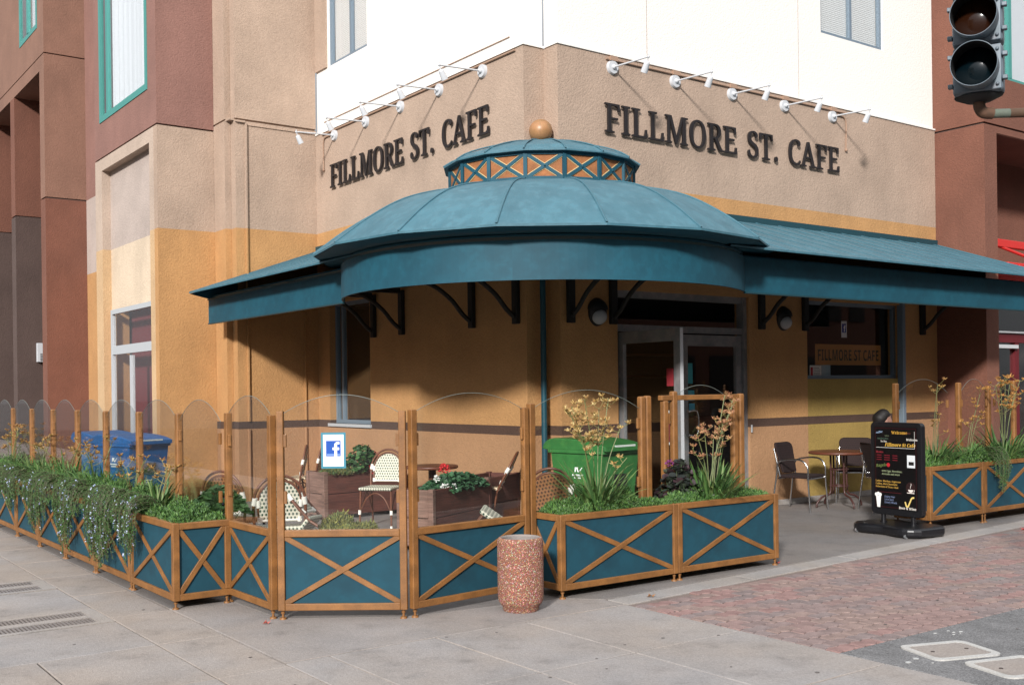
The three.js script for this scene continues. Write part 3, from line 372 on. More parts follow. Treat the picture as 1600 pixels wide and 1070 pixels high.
// ================================================================ canopy
const DC = [7.574, -9.697];
{
  const can = thing('corner_canopy', 'teal metal corner canopy with sixteen-sided dome, lantern and curved fascia', 'canopy');
  const base = Math.atan2(-DC[0], -DC[1]) + 0.035, N = 16, st = 2 * PI / N;
  const pt = (r, y, a) => V(DC[0] + r * Math.sin(a), y, DC[1] + r * Math.cos(a));
  const prof = []; { const c = new THREE.CatmullRomCurve3([V(1.05, 3.805, 0), V(1.4, 3.74, 0), V(1.8, 3.615, 0), V(2.2, 3.39, 0), V(2.58, 3.11, 0)]); for (let i = 0; i <= 10; i++) { const p = c.getPoint(i / 10); prof.push([p.x, p.y]); } }
  for (let k = 0; k < N; k++) {
    const a0 = base + (k - 0.5) * st, a1 = a0 + st, am = (a0 + a1) / 2, o = [Math.sin(am), Math.cos(am)]; if (o[0] > 0.3 && o[1] < -0.3) continue;
    const f = []; for (let i = 0; i < 10; i++) f.push([pt(...prof[i], a0), pt(...prof[i + 1], a0), pt(...prof[i + 1], a1), pt(...prof[i], a1)]);
    const e = prof[10]; f.push([pt(e[0], e[1], a0), pt(e[0], e[1] - 0.022, a0), pt(e[0], e[1] - 0.022, a1), pt(e[0], e[1], a1)]);
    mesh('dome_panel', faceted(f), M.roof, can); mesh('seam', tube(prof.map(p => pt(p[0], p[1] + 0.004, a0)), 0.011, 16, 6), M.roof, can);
    mesh('eave_soffit', faceted([[pt(2.57, 3.085, a0), pt(2.57, 3.085, a1), pt(2.2, 3.06, a1), pt(2.2, 3.06, a0)]]), M.soffit, can);
    // lantern facet
    const R0 = 1.05, y0 = 3.8, y1 = 4.1, A = pt(R0, y0, a0), B = pt(R0, y0, a1), Cc = pt(R0, y1, a1), D = pt(R0, y1, a0), nrm = V(o[0], 0, o[1]), off = (p, d) => p.clone().addScaledVector(nrm, d);
    const w = A.distanceTo(B), ry = am, lc = V((A.x + B.x) / 2, 0, (A.z + B.z) / 2), place = g => g.rotateY(ry).translate(lc.x, 0, lc.z);
    const pan = mesh('lantern_panel', place(ext(-w / 2, w / 2, y0, y1, -0.02, 0)), M.lanternPanel, can);
    const bar = (x0, yy0, x1, yy1, wd, z0, z1) => { const l = Math.hypot(x1 - x0, yy1 - yy0); return place(new THREE.BoxGeometry(l, wd, z1 - z0).rotateZ(Math.atan2(yy1 - yy0, x1 - x0)).translate((x0 + x1) / 2, (yy0 + yy1) / 2, (z0 + z1) / 2)); };
    const i0 = -w / 2 + 0.02, i1 = w / 2 - 0.02, b0 = y0 + 0.025, b1 = y1 - 0.035;
    mesh('lantern_brace', bar(i0, b0, i1, b1, 0.036, 0.008, 0.016), M.teal, can); mesh('lantern_brace', bar(i0, b1, i1, b0, 0.036, 0.005, 0.0135), M.teal, can);
    each('brace_edging', [bar(i0, b0, i1, b1, 0.05, 0.001, 0.0072), bar(i0, b1, i1, b0, 0.05, 0.0014, 0.0045)], M.cream2, can);
    each('lantern_rail', [place(ext(-w / 2, w / 2, y0, y0 + 0.035, 0.001, 0.018)), place(ext(-w / 2, w / 2, y1 - 0.035, y1, 0.001, 0.018))], M.teal, can);
    mesh('lantern_post', place(ext(-w / 2 - 0.02, -w / 2 + 0.02, y0 + 0.002, y1 - 0.002, -0.01, 0.021)), M.teal, can);
    mesh('rivet', [place(new THREE.SphereGeometry(0.011, 8, 6).translate(0, (b0 + b1) / 2, 0.02)), place(new THREE.SphereGeometry(0.009, 8, 6).translate(-w / 2, y0 + 0.018, 0.022))], M.teal, can);
    mesh('cap_panel', faceted([[pt(0.08, 4.43, a0), pt(0.55, 4.335, a0), pt(0.55, 4.335, a1), pt(0.08, 4.43, a1)], [pt(0.55, 4.335, a0), pt(1.0, 4.185, a0), pt(1.0, 4.185, a1), pt(0.55, 4.335, a1)], [pt(1.0, 4.185, a0), pt(1.125, 4.11, a0), pt(1.125, 4.11, a1), pt(1.0, 4.185, a1)], [pt(1.125, 4.11, a0), pt(1.125, 4.095, a0), pt(1.125, 4.095, a1), pt(1.125, 4.11, a1)], [pt(1.125, 4.095, a1), pt(1.125, 4.095, a0), pt(1.02, 4.1, a0), pt(1.02, 4.1, a1)]]), M.roof, can);
    mesh('cap_seam', tube([pt(0.1, 4.43, a0), pt(0.55, 4.338, a0), pt(1.0, 4.19, a0), pt(1.13, 4.112, a0)], 0.009, 10, 5), M.roof, can);
  }
  mesh('finial_collar', lathe([[0.001, 4.44], [0.09, 4.44], [0.1, 4.42], [0.12, 4.4]], 24).translate(DC[0], 0, DC[1]), M.roof, can);
  mesh('finial_ball', new THREE.SphereGeometry(0.134, 40, 28).translate(DC[0], 4.555, DC[1]), M.ball, can);
  // fascia: curved ring and straight valances
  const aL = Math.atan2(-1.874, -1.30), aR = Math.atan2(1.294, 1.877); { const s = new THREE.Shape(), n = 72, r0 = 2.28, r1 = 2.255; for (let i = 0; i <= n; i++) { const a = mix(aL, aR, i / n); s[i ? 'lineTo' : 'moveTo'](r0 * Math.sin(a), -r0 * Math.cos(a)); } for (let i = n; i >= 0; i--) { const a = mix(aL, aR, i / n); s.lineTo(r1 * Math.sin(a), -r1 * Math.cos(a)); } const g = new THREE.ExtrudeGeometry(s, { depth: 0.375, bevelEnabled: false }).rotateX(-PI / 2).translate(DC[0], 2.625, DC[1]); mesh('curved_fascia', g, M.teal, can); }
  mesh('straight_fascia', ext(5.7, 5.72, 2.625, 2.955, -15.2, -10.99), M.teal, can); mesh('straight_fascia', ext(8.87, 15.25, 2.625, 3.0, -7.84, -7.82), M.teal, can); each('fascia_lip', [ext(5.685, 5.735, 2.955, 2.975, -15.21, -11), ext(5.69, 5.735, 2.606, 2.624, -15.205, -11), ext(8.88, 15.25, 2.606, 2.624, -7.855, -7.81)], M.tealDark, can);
  // straight roofs in standing-seam panels
  const roofL = (z0, z1) => faceted([[V(7.42, 3.77, z0), V(5.39, 3.055, z0), V(5.39, 3.055, z1), V(7.42, 3.77, z1)], [V(5.39, 3.055, z0), V(5.39, 3.035, z0), V(5.39, 3.035, z1), V(5.39, 3.055, z1)]]);
  for (let z = -15.13, k = 0; z < -10.1; z += 0.456, k++) { const z1 = Math.min(z + 0.456, -9.9); mesh('roof_panel', roofL(z, z1), M.roof, can); mesh('roof_seam', rod(V(7.42, 3.776, z), V(5.395, 3.058, z), 0.006, 0.006, 6), M.roof, can); }
  const roofR = (x0, x1) => faceted([[V(x0, 3.77, -9.56), V(x0, 3.055, -7.5), V(x1, 3.055, -7.5), V(x1, 3.77, -9.56)], [V(x0, 3.055, -7.5), V(x0, 3.035, -7.5), V(x1, 3.035, -7.5), V(x1, 3.055, -7.5)]]);
  for (let x = 8.3; x < 15.2; x += 0.456) { const x1 = Math.min(x + 0.456, 15.25); mesh('roof_panel', roofR(x, x1), M.roof, can); mesh('roof_seam', rod(V(x1, 3.776, -9.56), V(x1, 3.058, -7.505), 0.006, 0.006, 6), M.roof, can); }
  each('wall_flashing', [ext(7.73, 15.25, 3.75, 3.84, -9.56, -9.53), ext(7.39, 7.42, 3.75, 3.84, -15.15, -9.82)], M.tealDark, can);
  mesh('eave_underside', [faceted([[V(5.395, 3.03, -15.12), V(5.395, 3.03, -10), V(7.42, 3.745, -10), V(7.42, 3.745, -15.12)], [V(8.3, 3.03, -7.505), V(15.25, 3.03, -7.505), V(15.25, 3.745, -9.56), V(8.3, 3.745, -9.56)]])], M.soffit, can);
  each('ceiling', [ext(5.73, 7.42, 3.0, 3.02, -15.14, -9.82), ext(7.73, 15.25, 3.0, 3.02, -9.56, -7.845), new THREE.CylinderGeometry(2.25, 2.25, 0.02, 48, 1, false).translate(DC[0], 3.045, DC[1])], M.soffit, can);
  mesh('end_board', faceted([[V(5.4, 3.03, -15.125), V(5.72, 2.96, -15.125), V(6.115, 2.96, -15.125), V(6.115, 3.3, -15.125)]]), M.soffit, can);
  mesh('post', rod(V(DC[0], 0, DC[1]), V(DC[0], 3.03, DC[1]), 0.034, 0.034, 16), std(lin(0.006, 0.06, 0.085), { roughness: 0.5 }), can);
  const bracket = (o, p, dirx, dirz) => { const g = new THREE.Group(); g.name = 'bracket'; can.add(g); g.position.set(...p); g.rotation.y = Math.atan2(dirx, dirz); mesh('plate', rext(-0.05, 0.05, -0.58, 0.02, 0.002, 0.06, 0.01), M.bracketBrown, g); mesh('arm', tube([V(0, -0.5, 0.05), V(0, -0.42, 0.16), V(0, -0.25, 0.32), V(0, -0.08, 0.6), V(0, -0.02, 1.0), V(0, 0.0, 1.6)], 0.028, 24, 6), M.bracketBrown, g); mesh('top_bar', ext(-0.035, 0.035, -0.02, 0.045, 0.06, 1.68), M.bracketBrown, g); };
  for (const z of [-13.35, -12.57, -10.88, -9.97]) bracket(0, [7.42, 2.94, z], -1, 0);
  for (const x of [7.85, 8.5, 11.13, 12.03, 14.82]) bracket(0, [x, 2.94, -9.56], 0, 1);
}
// ================================================================ lettering and sign lamps
{
  const font = await new FontLoader().loadAsync('fonts/droid/droid_serif_regular.typeface.json');
  const text = 'FILLMORE ST. CAFE', size = 0.345 / 0.72, data = font.data;
  const glyph = {}; let x = 0; const place = [];
  for (const ch of text) { const adv = data.glyphs[ch].ha * size / data.resolution; if (ch !== ' ') { if (!glyph[ch]) { const g = new TextGeometry(ch, { font, size, depth: 0.022, curveSegments: 6, bevelEnabled: true, bevelThickness: 0.003, bevelSize: 0.0015, bevelSegments: 1 }); glyph[ch] = uvBox(g); } place.push([ch, x]); } x += ch === ' ' ? adv * 1.55 : adv * 1.0; }
  glyph['F'].computeBoundingBox(); const hF = glyph['F'].boundingBox.max.y, total = (() => { const last = place[place.length - 1]; glyph['E'].computeBoundingBox(); return last[1] + glyph['E'].boundingBox.max.x; })();
  const sign = (label, pos, turn, width) => { const t = thing('cafe_lettering', label, 'sign', pos, turn, 'raised café name letters'); const sx = width / total, sy = 0.345 / hF; for (const [ch, px] of place) { const m = new THREE.Mesh(glyph[ch], M.letter); m.name = ch === '.' ? 'full_stop' : 'letter_' + ch.toLowerCase(); m.position.set(px * sx, 0, 0); m.scale.set(sx, sy, 1); m.castShadow = m.receiveShadow = true; t.add(m); } };
  sign('dark raised café name letters on the wall above the entrance', [8.385, 4.625, zR + 0.025], 0, 4.42);
  sign('dark raised café name letters on the wall beside the tan bay', [xL - 0.025, 4.662, -14.615], -PI / 2, 4.16);
  const proto = thing('sign_lamp', '', 'wall lamp', [0, 0, 0], 0, '');
  mesh('wall_plate', [new THREE.CylinderGeometry(0.075, 0.085, 0.035, 24).rotateX(PI / 2).translate(0, 0, 0.018), new THREE.SphereGeometry(0.03, 12, 8).translate(0, 0, 0.04)], M.lampWhite, proto);
  mesh('arm', rod(V(0, 0, 0.03), V(0, -0.03, 0.63), 0.0115, 0.0105, 8), M.lampWhite, proto);
  mesh('swivel', [rod(V(0, 0.0, 0.63), V(0, -0.09, 0.61), 0.008), new THREE.SphereGeometry(0.016, 8, 6).translate(0, -0.03, 0.63)], M.lampWhite, proto);
  mesh('lamp_head', lathe([[0.001, 0.06], [0.028, 0.055], [0.034, 0.03], [0.042, -0.07], [0.04, -0.072], [0.03, -0.05], [0.001, -0.045]], 16).rotateX(0.5).translate(0, -0.13, 0.585), M.lampWhite, proto);
  scene.remove(proto); delete taken['sign_lamp'];
  const labs = ['at the corner end', 'second from the corner', 'in the middle of the row', 'second from the far end', 'at the far end of the row'];
  for (let k = 0; k < 5; k++) { const c = proto.clone(); c.name = numbered('sign_lamp'); c.position.set(8.55 + k * 1.038, 5.41, zR); scene.add(c); tag(c, 'white sign lamp over entrance lettering, ' + labs[k], 'wall lamp', 'sign lamps over the entrance wall'); c.children[3].rotation.z = rr(-0.05, 0.05); }
  for (let k = 0; k < 5; k++) { const c = proto.clone(); c.name = numbered('sign_lamp'); c.position.set(xL, 5.44, -10.61 - k * 0.974); c.rotation.y = -PI / 2; scene.add(c); tag(c, 'white sign lamp over side wall lettering, ' + labs[k], 'wall lamp', 'sign lamps over the side wall'); }
  const cd = thing('conduit_run', 'thin brown conduit under the entrance lamps with a short drop', 'conduit'); mesh('pipe', [rod(V(8.45, 5.5, zR + 0.015), V(13.0, 5.5, zR + 0.015), 0.012), tube([V(12.72, 5.44, zR + 0.015), V(12.95, 5.44, zR + 0.015), V(13.0, 5.4, zR + 0.015), V(13.0, 4.98, zR + 0.015)], 0.011, 24, 6)], M.conduit, cd); each('junction_box', Array.from({ length: 5 }, (_, k) => ext(8.5 + k * 1.038, 8.62 + k * 1.038, 5.485, 5.535, zR, zR + 0.04)), M.conduit, cd); mesh('end_cap', new THREE.SphereGeometry(0.022, 8, 6).translate(13.0, 4.97, zR + 0.02), M.conduit, cd);
  const cl = thing('conduit_run', 'thin brown conduit under the side wall lamps with a short drop', 'conduit'); mesh('pipe', [rod(V(xL - 0.015, 5.52, -9.95), V(xL - 0.015, 5.52, -14.9), 0.012), rod(V(xL + 0.02, 5.72, -10.1), V(xL + 0.02, 5.72, -14.9), 0.006), tube([V(xL - 0.015, 5.46, -14.55), V(xL - 0.015, 5.46, -14.82), V(xL - 0.015, 5.42, -14.86), V(xL - 0.015, 5.0, -14.86)], 0.011, 24, 6)], M.conduit, cl); mesh('end_cap', new THREE.SphereGeometry(0.022, 8, 6).translate(xL - 0.02, 4.98, -14.86), M.conduit, cl);
  // oval bulkhead lights either side of the entrance
  for (const [x, y, lab] of [[8.27, 2.5, 'black oval wall light between canopy post and door'], [11.6, 2.52, 'black oval wall light between door and café window']]) { const t = thing('bulkhead_light', lab, 'wall light', [x, y, zR], 0, 'black oval wall lights'); mesh('body', new THREE.SphereGeometry(0.15, 28, 18).scale(0.92, 1.12, 0.55), M.black, t); mesh('lens', new THREE.SphereGeometry(0.118, 24, 16).scale(0.92, 0.8, 0.75).translate(0, -0.055, 0.028), std(lin(0.42, 0.44, 0.46), { roughness: 0.25 }), t); mesh('hood', new THREE.SphereGeometry(0.158, 24, 12, 0, 2 * PI, 0, PI * 0.5).scale(0.92, 0.8, 0.68).translate(0, 0.03, 0), M.black, t); }
}
// ================================================================ fence planters and windscreens
const S = 0.05;
function brace(x0, y0, x1, y1, z, t = 0.018, w = 0.042) { const l = Math.hypot(x1 - x0, y1 - y0); return new THREE.BoxGeometry(l, w, t).rotateZ(Math.atan2(y1 - y0, x1 - x0)).translate((x0 + x1) / 2, (y0 + y1) / 2, z); }
function crossed(t, L, y0, y1, xform, tone = M.ochre) { // clipped to the inner rectangle
  const w = 0.021, dx = L - 2 * S, dy = y1 - y0 - 2 * S, l = Math.hypot(dx, dy), nx = -dy / l * w, ny = dx / l * w;
  const poly = (flip) => { const ix = w * l / dy * 0.9, iy = w * l / dx * 0.9; const P = [[0, 0], [ix, 0], [dx, dy - iy], [dx, dy], [dx - ix, dy], [0, iy]].map(([a, b]) => new THREE.Vector2(S + a, y0 + S + (flip ? dy - b : b))); return new THREE.Shape(flip ? P.reverse() : P); };
  mesh('cross_brace', xform(new THREE.ExtrudeGeometry(poly(false), { depth: 0.012, bevelEnabled: true, bevelThickness: 0.002, bevelSize: 0.002, bevelOffset: -0.002, bevelSegments: 1 }).translate(0, 0, -0.018)), tone, t);
  mesh('cross_brace', xform(new THREE.ExtrudeGeometry(poly(true), { depth: 0.009, bevelEnabled: true, bevelThickness: 0.002, bevelSize: 0.002, bevelOffset: -0.002, bevelSegments: 1 }).translate(0, 0, -0.019)), tone, t);
}
function foot(x, z, t, y = 0.062) { mesh('foot', [new THREE.CylinderGeometry(0.009, 0.009, y - 0.006, 8).translate(x, 0.006 + (y - 0.006) / 2, z), new THREE.CylinderGeometry(0.022, 0.026, 0.012, 10).translate(x, 0.006, z), new THREE.CylinderGeometry(0.015, 0.015, 0.01, 8).translate(x, y * 0.75, z)], M.ochre, t); }
function archGlass(x0, x1, y0, ys, rise, z) { const s = new THREE.Shape(); s.moveTo(x0, y0); s.lineTo(x1, y0); s.lineTo(x1, ys); const n = 20, c = (x0 + x1) / 2, hw = (x1 - x0) / 2; for (let i = 0; i <= n; i++) { const u = 1 - 2 * i / n; s.lineTo(c + hw * u, ys + rise * (1 - u * u)); } s.lineTo(x0, y0); return new THREE.ExtrudeGeometry(s, { depth: 0.006, bevelEnabled: false }).translate(0, 0, z); }
function glassEdge(x0, x1, ys, rise, z) { const p = [], c = (x0 + x1) / 2, hw = (x1 - x0) / 2; for (let i = 0; i <= 14; i++) { const u = 1 - 2 * i / 14; p.push(V(c + hw * u, ys + rise * (1 - u * u) + 0.001, z + 0.003)); } return tube(p, 0.0021, 28, 5); }
function post(t, x, z, y1, y0 = 0.62, w = 0.062) { const p = mesh('post', rext(x - w / 2, x + w / 2, y0, y1, z - 0.03, z + 0.03, 0.016), M.ochre, t); return p; }
function clips(t, xs, ys, z) { const g = []; for (const x of xs) for (const y of ys) g.push(rext(x - 0.014, x + 0.014, y - 0.045, y + 0.045, z - 0.01, z + 0.014, 0.004)); each('glass_clip', g, M.ochre, t); }
function planter(label, pos, turn, L, o = {}) {
  const D = o.D || 0.43, H = o.H || 0.64, B = o.B || 0.062, t = thing('planter_box', label, 'planter', pos, turn, o.group);
  mesh('frame', [rext(0, S, B, H, -S, 0, 0.006), rext(L - S, L, B, H, -S, 0, 0.006), rext(S, L - S, H - S, H, -S, -0.002, 0.006), rext(S, L - S, B, B + S, -S, -0.002, 0.006), rext(0.002, S - 0.002, H - S, H - 0.002, -D, -S, 0.006), rext(L - S + 0.002, L - 0.002, H - S, H - 0.002, -D, -S, 0.006), rext(0.002, S - 0.002, B, B + S, -D, -S, 0.006), rext(L - S + 0.002, L - 0.002, B, B + S, -D, -S, 0.006), rext(S, L - S, H - S, H - 0.004, -D, -D + S, 0.006)], M.ochre, t);
  mesh('teal_panel', ext(S - 0.01, L - S + 0.01, B + 0.01, H - 0.01, -0.035, -0.02), M.panel, t); mesh('back_panel', ext(S - 0.01, L - S + 0.01, B + 0.01, H - 0.01, -D + 0.01, -D + 0.025), M.panel, t);
  for (const e of [0, 1]) { const x = e ? L - 0.033 : 0.02; mesh('end_panel', ext(x, x + 0.013, B + 0.01, H - 0.01, -D + 0.02, -S + 0.01), M.panel, t); }
  crossed(t, L, B, H, g => g.translate(0, 0, 0));
  if (o.end0) { mesh('end_stile', rext(0.001, S, B + S, H - S, -D, -D + S, 0.006), M.ochre, t); crossed(t, D, B, H, g => g.rotateY(-PI / 2).translate(0.002, 0, -D)); }
  if (o.end1) { mesh('end_stile', rext(L - S, L - 0.001, B + S, H - S, -D, -D + S, 0.006), M.ochre, t); crossed(t, D, B, H, g => g.rotateY(PI / 2).translate(L - 0.002, 0, 0)); }
  for (const x of [0.03, L - 0.03]) for (const z of [-0.025, -D + 0.03]) foot(x, z, t, B);
  mesh('soil', ext(0.03, L - 0.03, H - 0.12, H - 0.07, -D + 0.03, -0.04), M.soil, t);
  for (const [x, y1] of o.posts || []) post(t, x, -D + 0.02, y1, H - 0.01);
  for (const [x0, x1, ys, rise] of o.glass || []) { mesh('glass_screen', archGlass(x0, x1, H + 0.04, ys, rise, -D + 0.02), glassMat, t); mesh('glass_edge', glassEdge(x0, x1, ys, rise, -D + 0.02), M.glassEdge, t); clips(t, [x0 + 0.012, x1 - 0.012], [ys - 0.13, H + 0.16], -D + 0.025); }
  return t;
}
const nth = ['first', 'second', 'third', 'fourth', 'fifth', 'sixth', 'seventh', 'eighth'];
for (let k = 0; k < 8; k++) { const z1 = -7.9 - k * 1.072; planter(`crossed teal planter along the pavement, ${nth[k]} from the stepped fence corner`, [2.67, 0, z1 - 1.07], -PI / 2, 1.07, { group: 'planters along the side pavement', end1: k === 0, D: 0.45, posts: [[-0.02, 1.44]], glass: [[0.01, k ? 1.02 : 0.94, 1.38, 0.17]] }); }
planter('crossed teal planter beside the speckled bin, green bin behind', [5.12, 0, -6.37], 0, 1.25, { group: 'planters before the entrance', end0: true, posts: [[1.235, 1.53]], glass: [[0.02, 1.2, 1.43, 0.16]] });
{ const p = planter('crossed teal planter at the entrance gap, framed glass behind', [6.375, 0, -6.372], -0.008, 1.25, { group: 'planters before the entrance', end1: true, posts: [[0.045, 1.535], [0.25, 1.49], [0.36, 1.57], [1.13, 1.49], [1.215, 1.54]], glass: [[0.28, 1.1, 1.46, 0.16]] }); mesh('top_rail', rext(0.2, 1.17, 1.49, 1.535, -0.44, -0.385, 0.006), M.ochre, p); }
planter('crossed teal planter behind the black menu board', [10.62, 0, -6.76], 0.0, 1.1, { group: 'planters beyond the entrance', H: 0.70, B: 0.11, D: 0.46, end0: true, posts: [[0.03, 1.62]], glass: [[0.06, 1.06, 1.5, 0.16]] });
planter('crossed teal planter next to the one behind the menu board', [11.74, 0, -6.775], 0.0, 1.1, { group: 'planters beyond the entrance', H: 0.70, B: 0.11, D: 0.46, posts: [[0.2, 1.62], [0.85, 1.58]], glass: [[0.24, 0.82, 1.5, 0.16]] });
planter('crossed teal planter farthest along the entrance side', [12.86, 0, -6.79], 0.0, 1.1, { group: 'planters beyond the entrance', H: 0.70, B: 0.11, D: 0.46, posts: [[0.35, 1.64]], glass: [[-0.12, 0.3, 1.5, 0.14]] });
function screen(label, a, b, o = {}) {
  const dx = b[0] - a[0], dz = b[1] - a[1], L = Math.hypot(dx, dz), H = 0.63, B = 0.062, t = thing('glass_fence_panel', label, 'fence', [a[0], 0, a[1]], Math.atan2(-dz, dx), 'glass topped fence panels round the corner'), h = o.h || 1.47;
  mesh('post', rext(0, S, B, h, -S, 0, 0.006), M.ochre, t); mesh('post', rext(L - S, L, B, h - 0.008, -S, 0, 0.006), M.ochre, t);
  mesh('rail', rext(S, L - S, H - S, H, -S, -0.002, 0.006), M.ochre, t); mesh('rail', rext(S, L - S, B, B + S, -S, -0.002, 0.006), M.ochre, t);
  mesh('teal_panel', ext(S - 0.01, L - S + 0.01, B + 0.02, H - 0.02, -0.035, -0.02), M.panel, t); crossed(t, L, B, H, g => g);
  mesh('glass_screen', archGlass(S - 0.005, L - S + 0.005, H - 0.01, 1.45, 0.13, -0.028), glassMat, t); mesh('glass_edge', glassEdge(S - 0.005, L - S + 0.005, 1.45, 0.13, -0.028), M.glassEdge, t); clips(t, [S + 0.006, L - S - 0.006], [h - 0.21, 0.86], -0.022);
  foot(0.03, -0.025, t, B); foot(L - 0.03, -0.025, t, B); return t;
}
screen('glass topped fence panel between stepped corner planter and angled panel', [3.1, -7.98], [3.105, -7.13], { h: 1.45 });
const posterPanel = screen('angled glass topped fence panel carrying the blue poster', [3.135, -7.09], [3.862, -6.535]);
screen('glass topped fence panel behind the speckled concrete bin', [3.905, -6.52], [5.05, -6.66]);
mesh('post', rext(1.17, 1.225, 0.062, 1.49, -0.05, 0.0, 0.006), M.ochre, scene.children[scene.children.length - 1]);
const cv = globalThis.__cv, sheet = globalThis.__sheet;
{ // poster taped inside the angled panel
  const t = thing('poster', 'small white poster with blue letter square on angled glass', 'poster', [0, 0, 0]); t.position.copy(posterPanel.position); t.rotation.y = posterPanel.rotation.y;
  mesh('backing', ext(0.315, 0.49, 1.062, 1.315, -0.019, -0.0175), std(lin(0.05, 0.22, 0.30)), t);
  const tex = cv(256, 384, (x, w, h) => { x.fillStyle = '#f4f7fa'; x.fillRect(0, 0, w, h); x.fillStyle = '#1b4fa8'; x.fillRect(36, 74, 184, 190); x.fillStyle = '#6f8fc9'; x.fillRect(44, 232, 168, 22); x.fillStyle = '#fff'; x.fillRect(140, 120, 34, 144); x.fillRect(118, 156, 82, 30); x.beginPath(); x.arc(182, 130, 42, PI, PI * 1.5); x.lineTo(202, 88); x.lineTo(202, 118); x.lineTo(182, 118); x.fill(); x.fillRect(182, 88, 22, 30); x.fillStyle = '#9aa6b5'; for (let i = 0; i < 9; i++) x.fillRect(40 + i * 20, 40, 14, 6); x.fillStyle = '#d4dae2'; for (let i = 0; i < 10; i++) x.fillRect(40 + i * 18, 304, 11, 5); x.fillRect(60, 324, 140, 4); });
  mesh('printed_sheet', new THREE.PlaneGeometry(0.145, 0.223).translate(0.4025, 1.1885, -0.0165), std(lin(0.95, 0.95, 0.95), { map: tex }), t, true);
}
// ================================================================ speckled concrete bin
{
  const t = thing('litter_bin', 'round speckled pebble concrete litter bin before the fence', 'litter bin', [4.66, 0, -6.27]);
  const g = lathe([[0.125, 0.0], [0.132, 0.012], [0.132, 0.03], [0.15, 0.05], [0.163, 0.075], [0.167, 0.12], [0.168, 0.49], [0.165, 0.515], [0.155, 0.528], [0.145, 0.53]], 64); { const u = g.attributes.uv, p = g.attributes.position; for (let i = 0; i < u.count; i++) u.setXY(i, u.getX(i) * 1.02, p.getY(i)); } mesh('body', g, M.pebble, t, true);
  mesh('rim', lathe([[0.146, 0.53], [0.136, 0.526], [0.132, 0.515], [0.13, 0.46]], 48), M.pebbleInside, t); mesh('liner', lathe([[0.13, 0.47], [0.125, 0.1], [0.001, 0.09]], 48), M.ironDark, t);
}
// ================================================================ wooden planter boxes
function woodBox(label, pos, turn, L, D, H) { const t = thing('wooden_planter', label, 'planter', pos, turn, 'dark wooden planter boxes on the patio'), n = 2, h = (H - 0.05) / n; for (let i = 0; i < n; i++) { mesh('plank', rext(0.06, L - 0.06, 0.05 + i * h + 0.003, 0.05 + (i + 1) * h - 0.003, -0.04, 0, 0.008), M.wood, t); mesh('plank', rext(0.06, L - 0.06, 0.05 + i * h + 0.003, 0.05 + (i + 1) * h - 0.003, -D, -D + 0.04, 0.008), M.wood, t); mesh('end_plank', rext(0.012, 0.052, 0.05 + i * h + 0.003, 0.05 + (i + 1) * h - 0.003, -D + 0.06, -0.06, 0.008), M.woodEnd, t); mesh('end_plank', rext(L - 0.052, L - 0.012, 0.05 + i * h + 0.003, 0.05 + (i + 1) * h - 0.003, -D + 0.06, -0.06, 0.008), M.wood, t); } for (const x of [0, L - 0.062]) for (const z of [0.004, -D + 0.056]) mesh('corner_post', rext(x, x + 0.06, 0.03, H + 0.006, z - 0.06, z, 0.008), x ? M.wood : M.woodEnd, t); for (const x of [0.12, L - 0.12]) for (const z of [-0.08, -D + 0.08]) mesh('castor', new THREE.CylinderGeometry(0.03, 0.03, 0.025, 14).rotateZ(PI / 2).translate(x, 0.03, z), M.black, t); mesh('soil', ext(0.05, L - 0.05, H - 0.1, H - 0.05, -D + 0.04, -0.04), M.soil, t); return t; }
woodBox('long dark wooden planter box with geraniums by the side window', [6.0, 0, -12.15], 0.06, 1.25, 0.45, 0.6);
woodBox('dark wooden planter box with ivy and white flowers near the fence', [5.62, 0, -9.0], 0.47, 1.25, 0.42, 0.62);
woodBox('dark wooden planter box tucked behind the ivy box', [6.72, 0, -9.62], 0.47, 0.8, 0.42, 0.64);
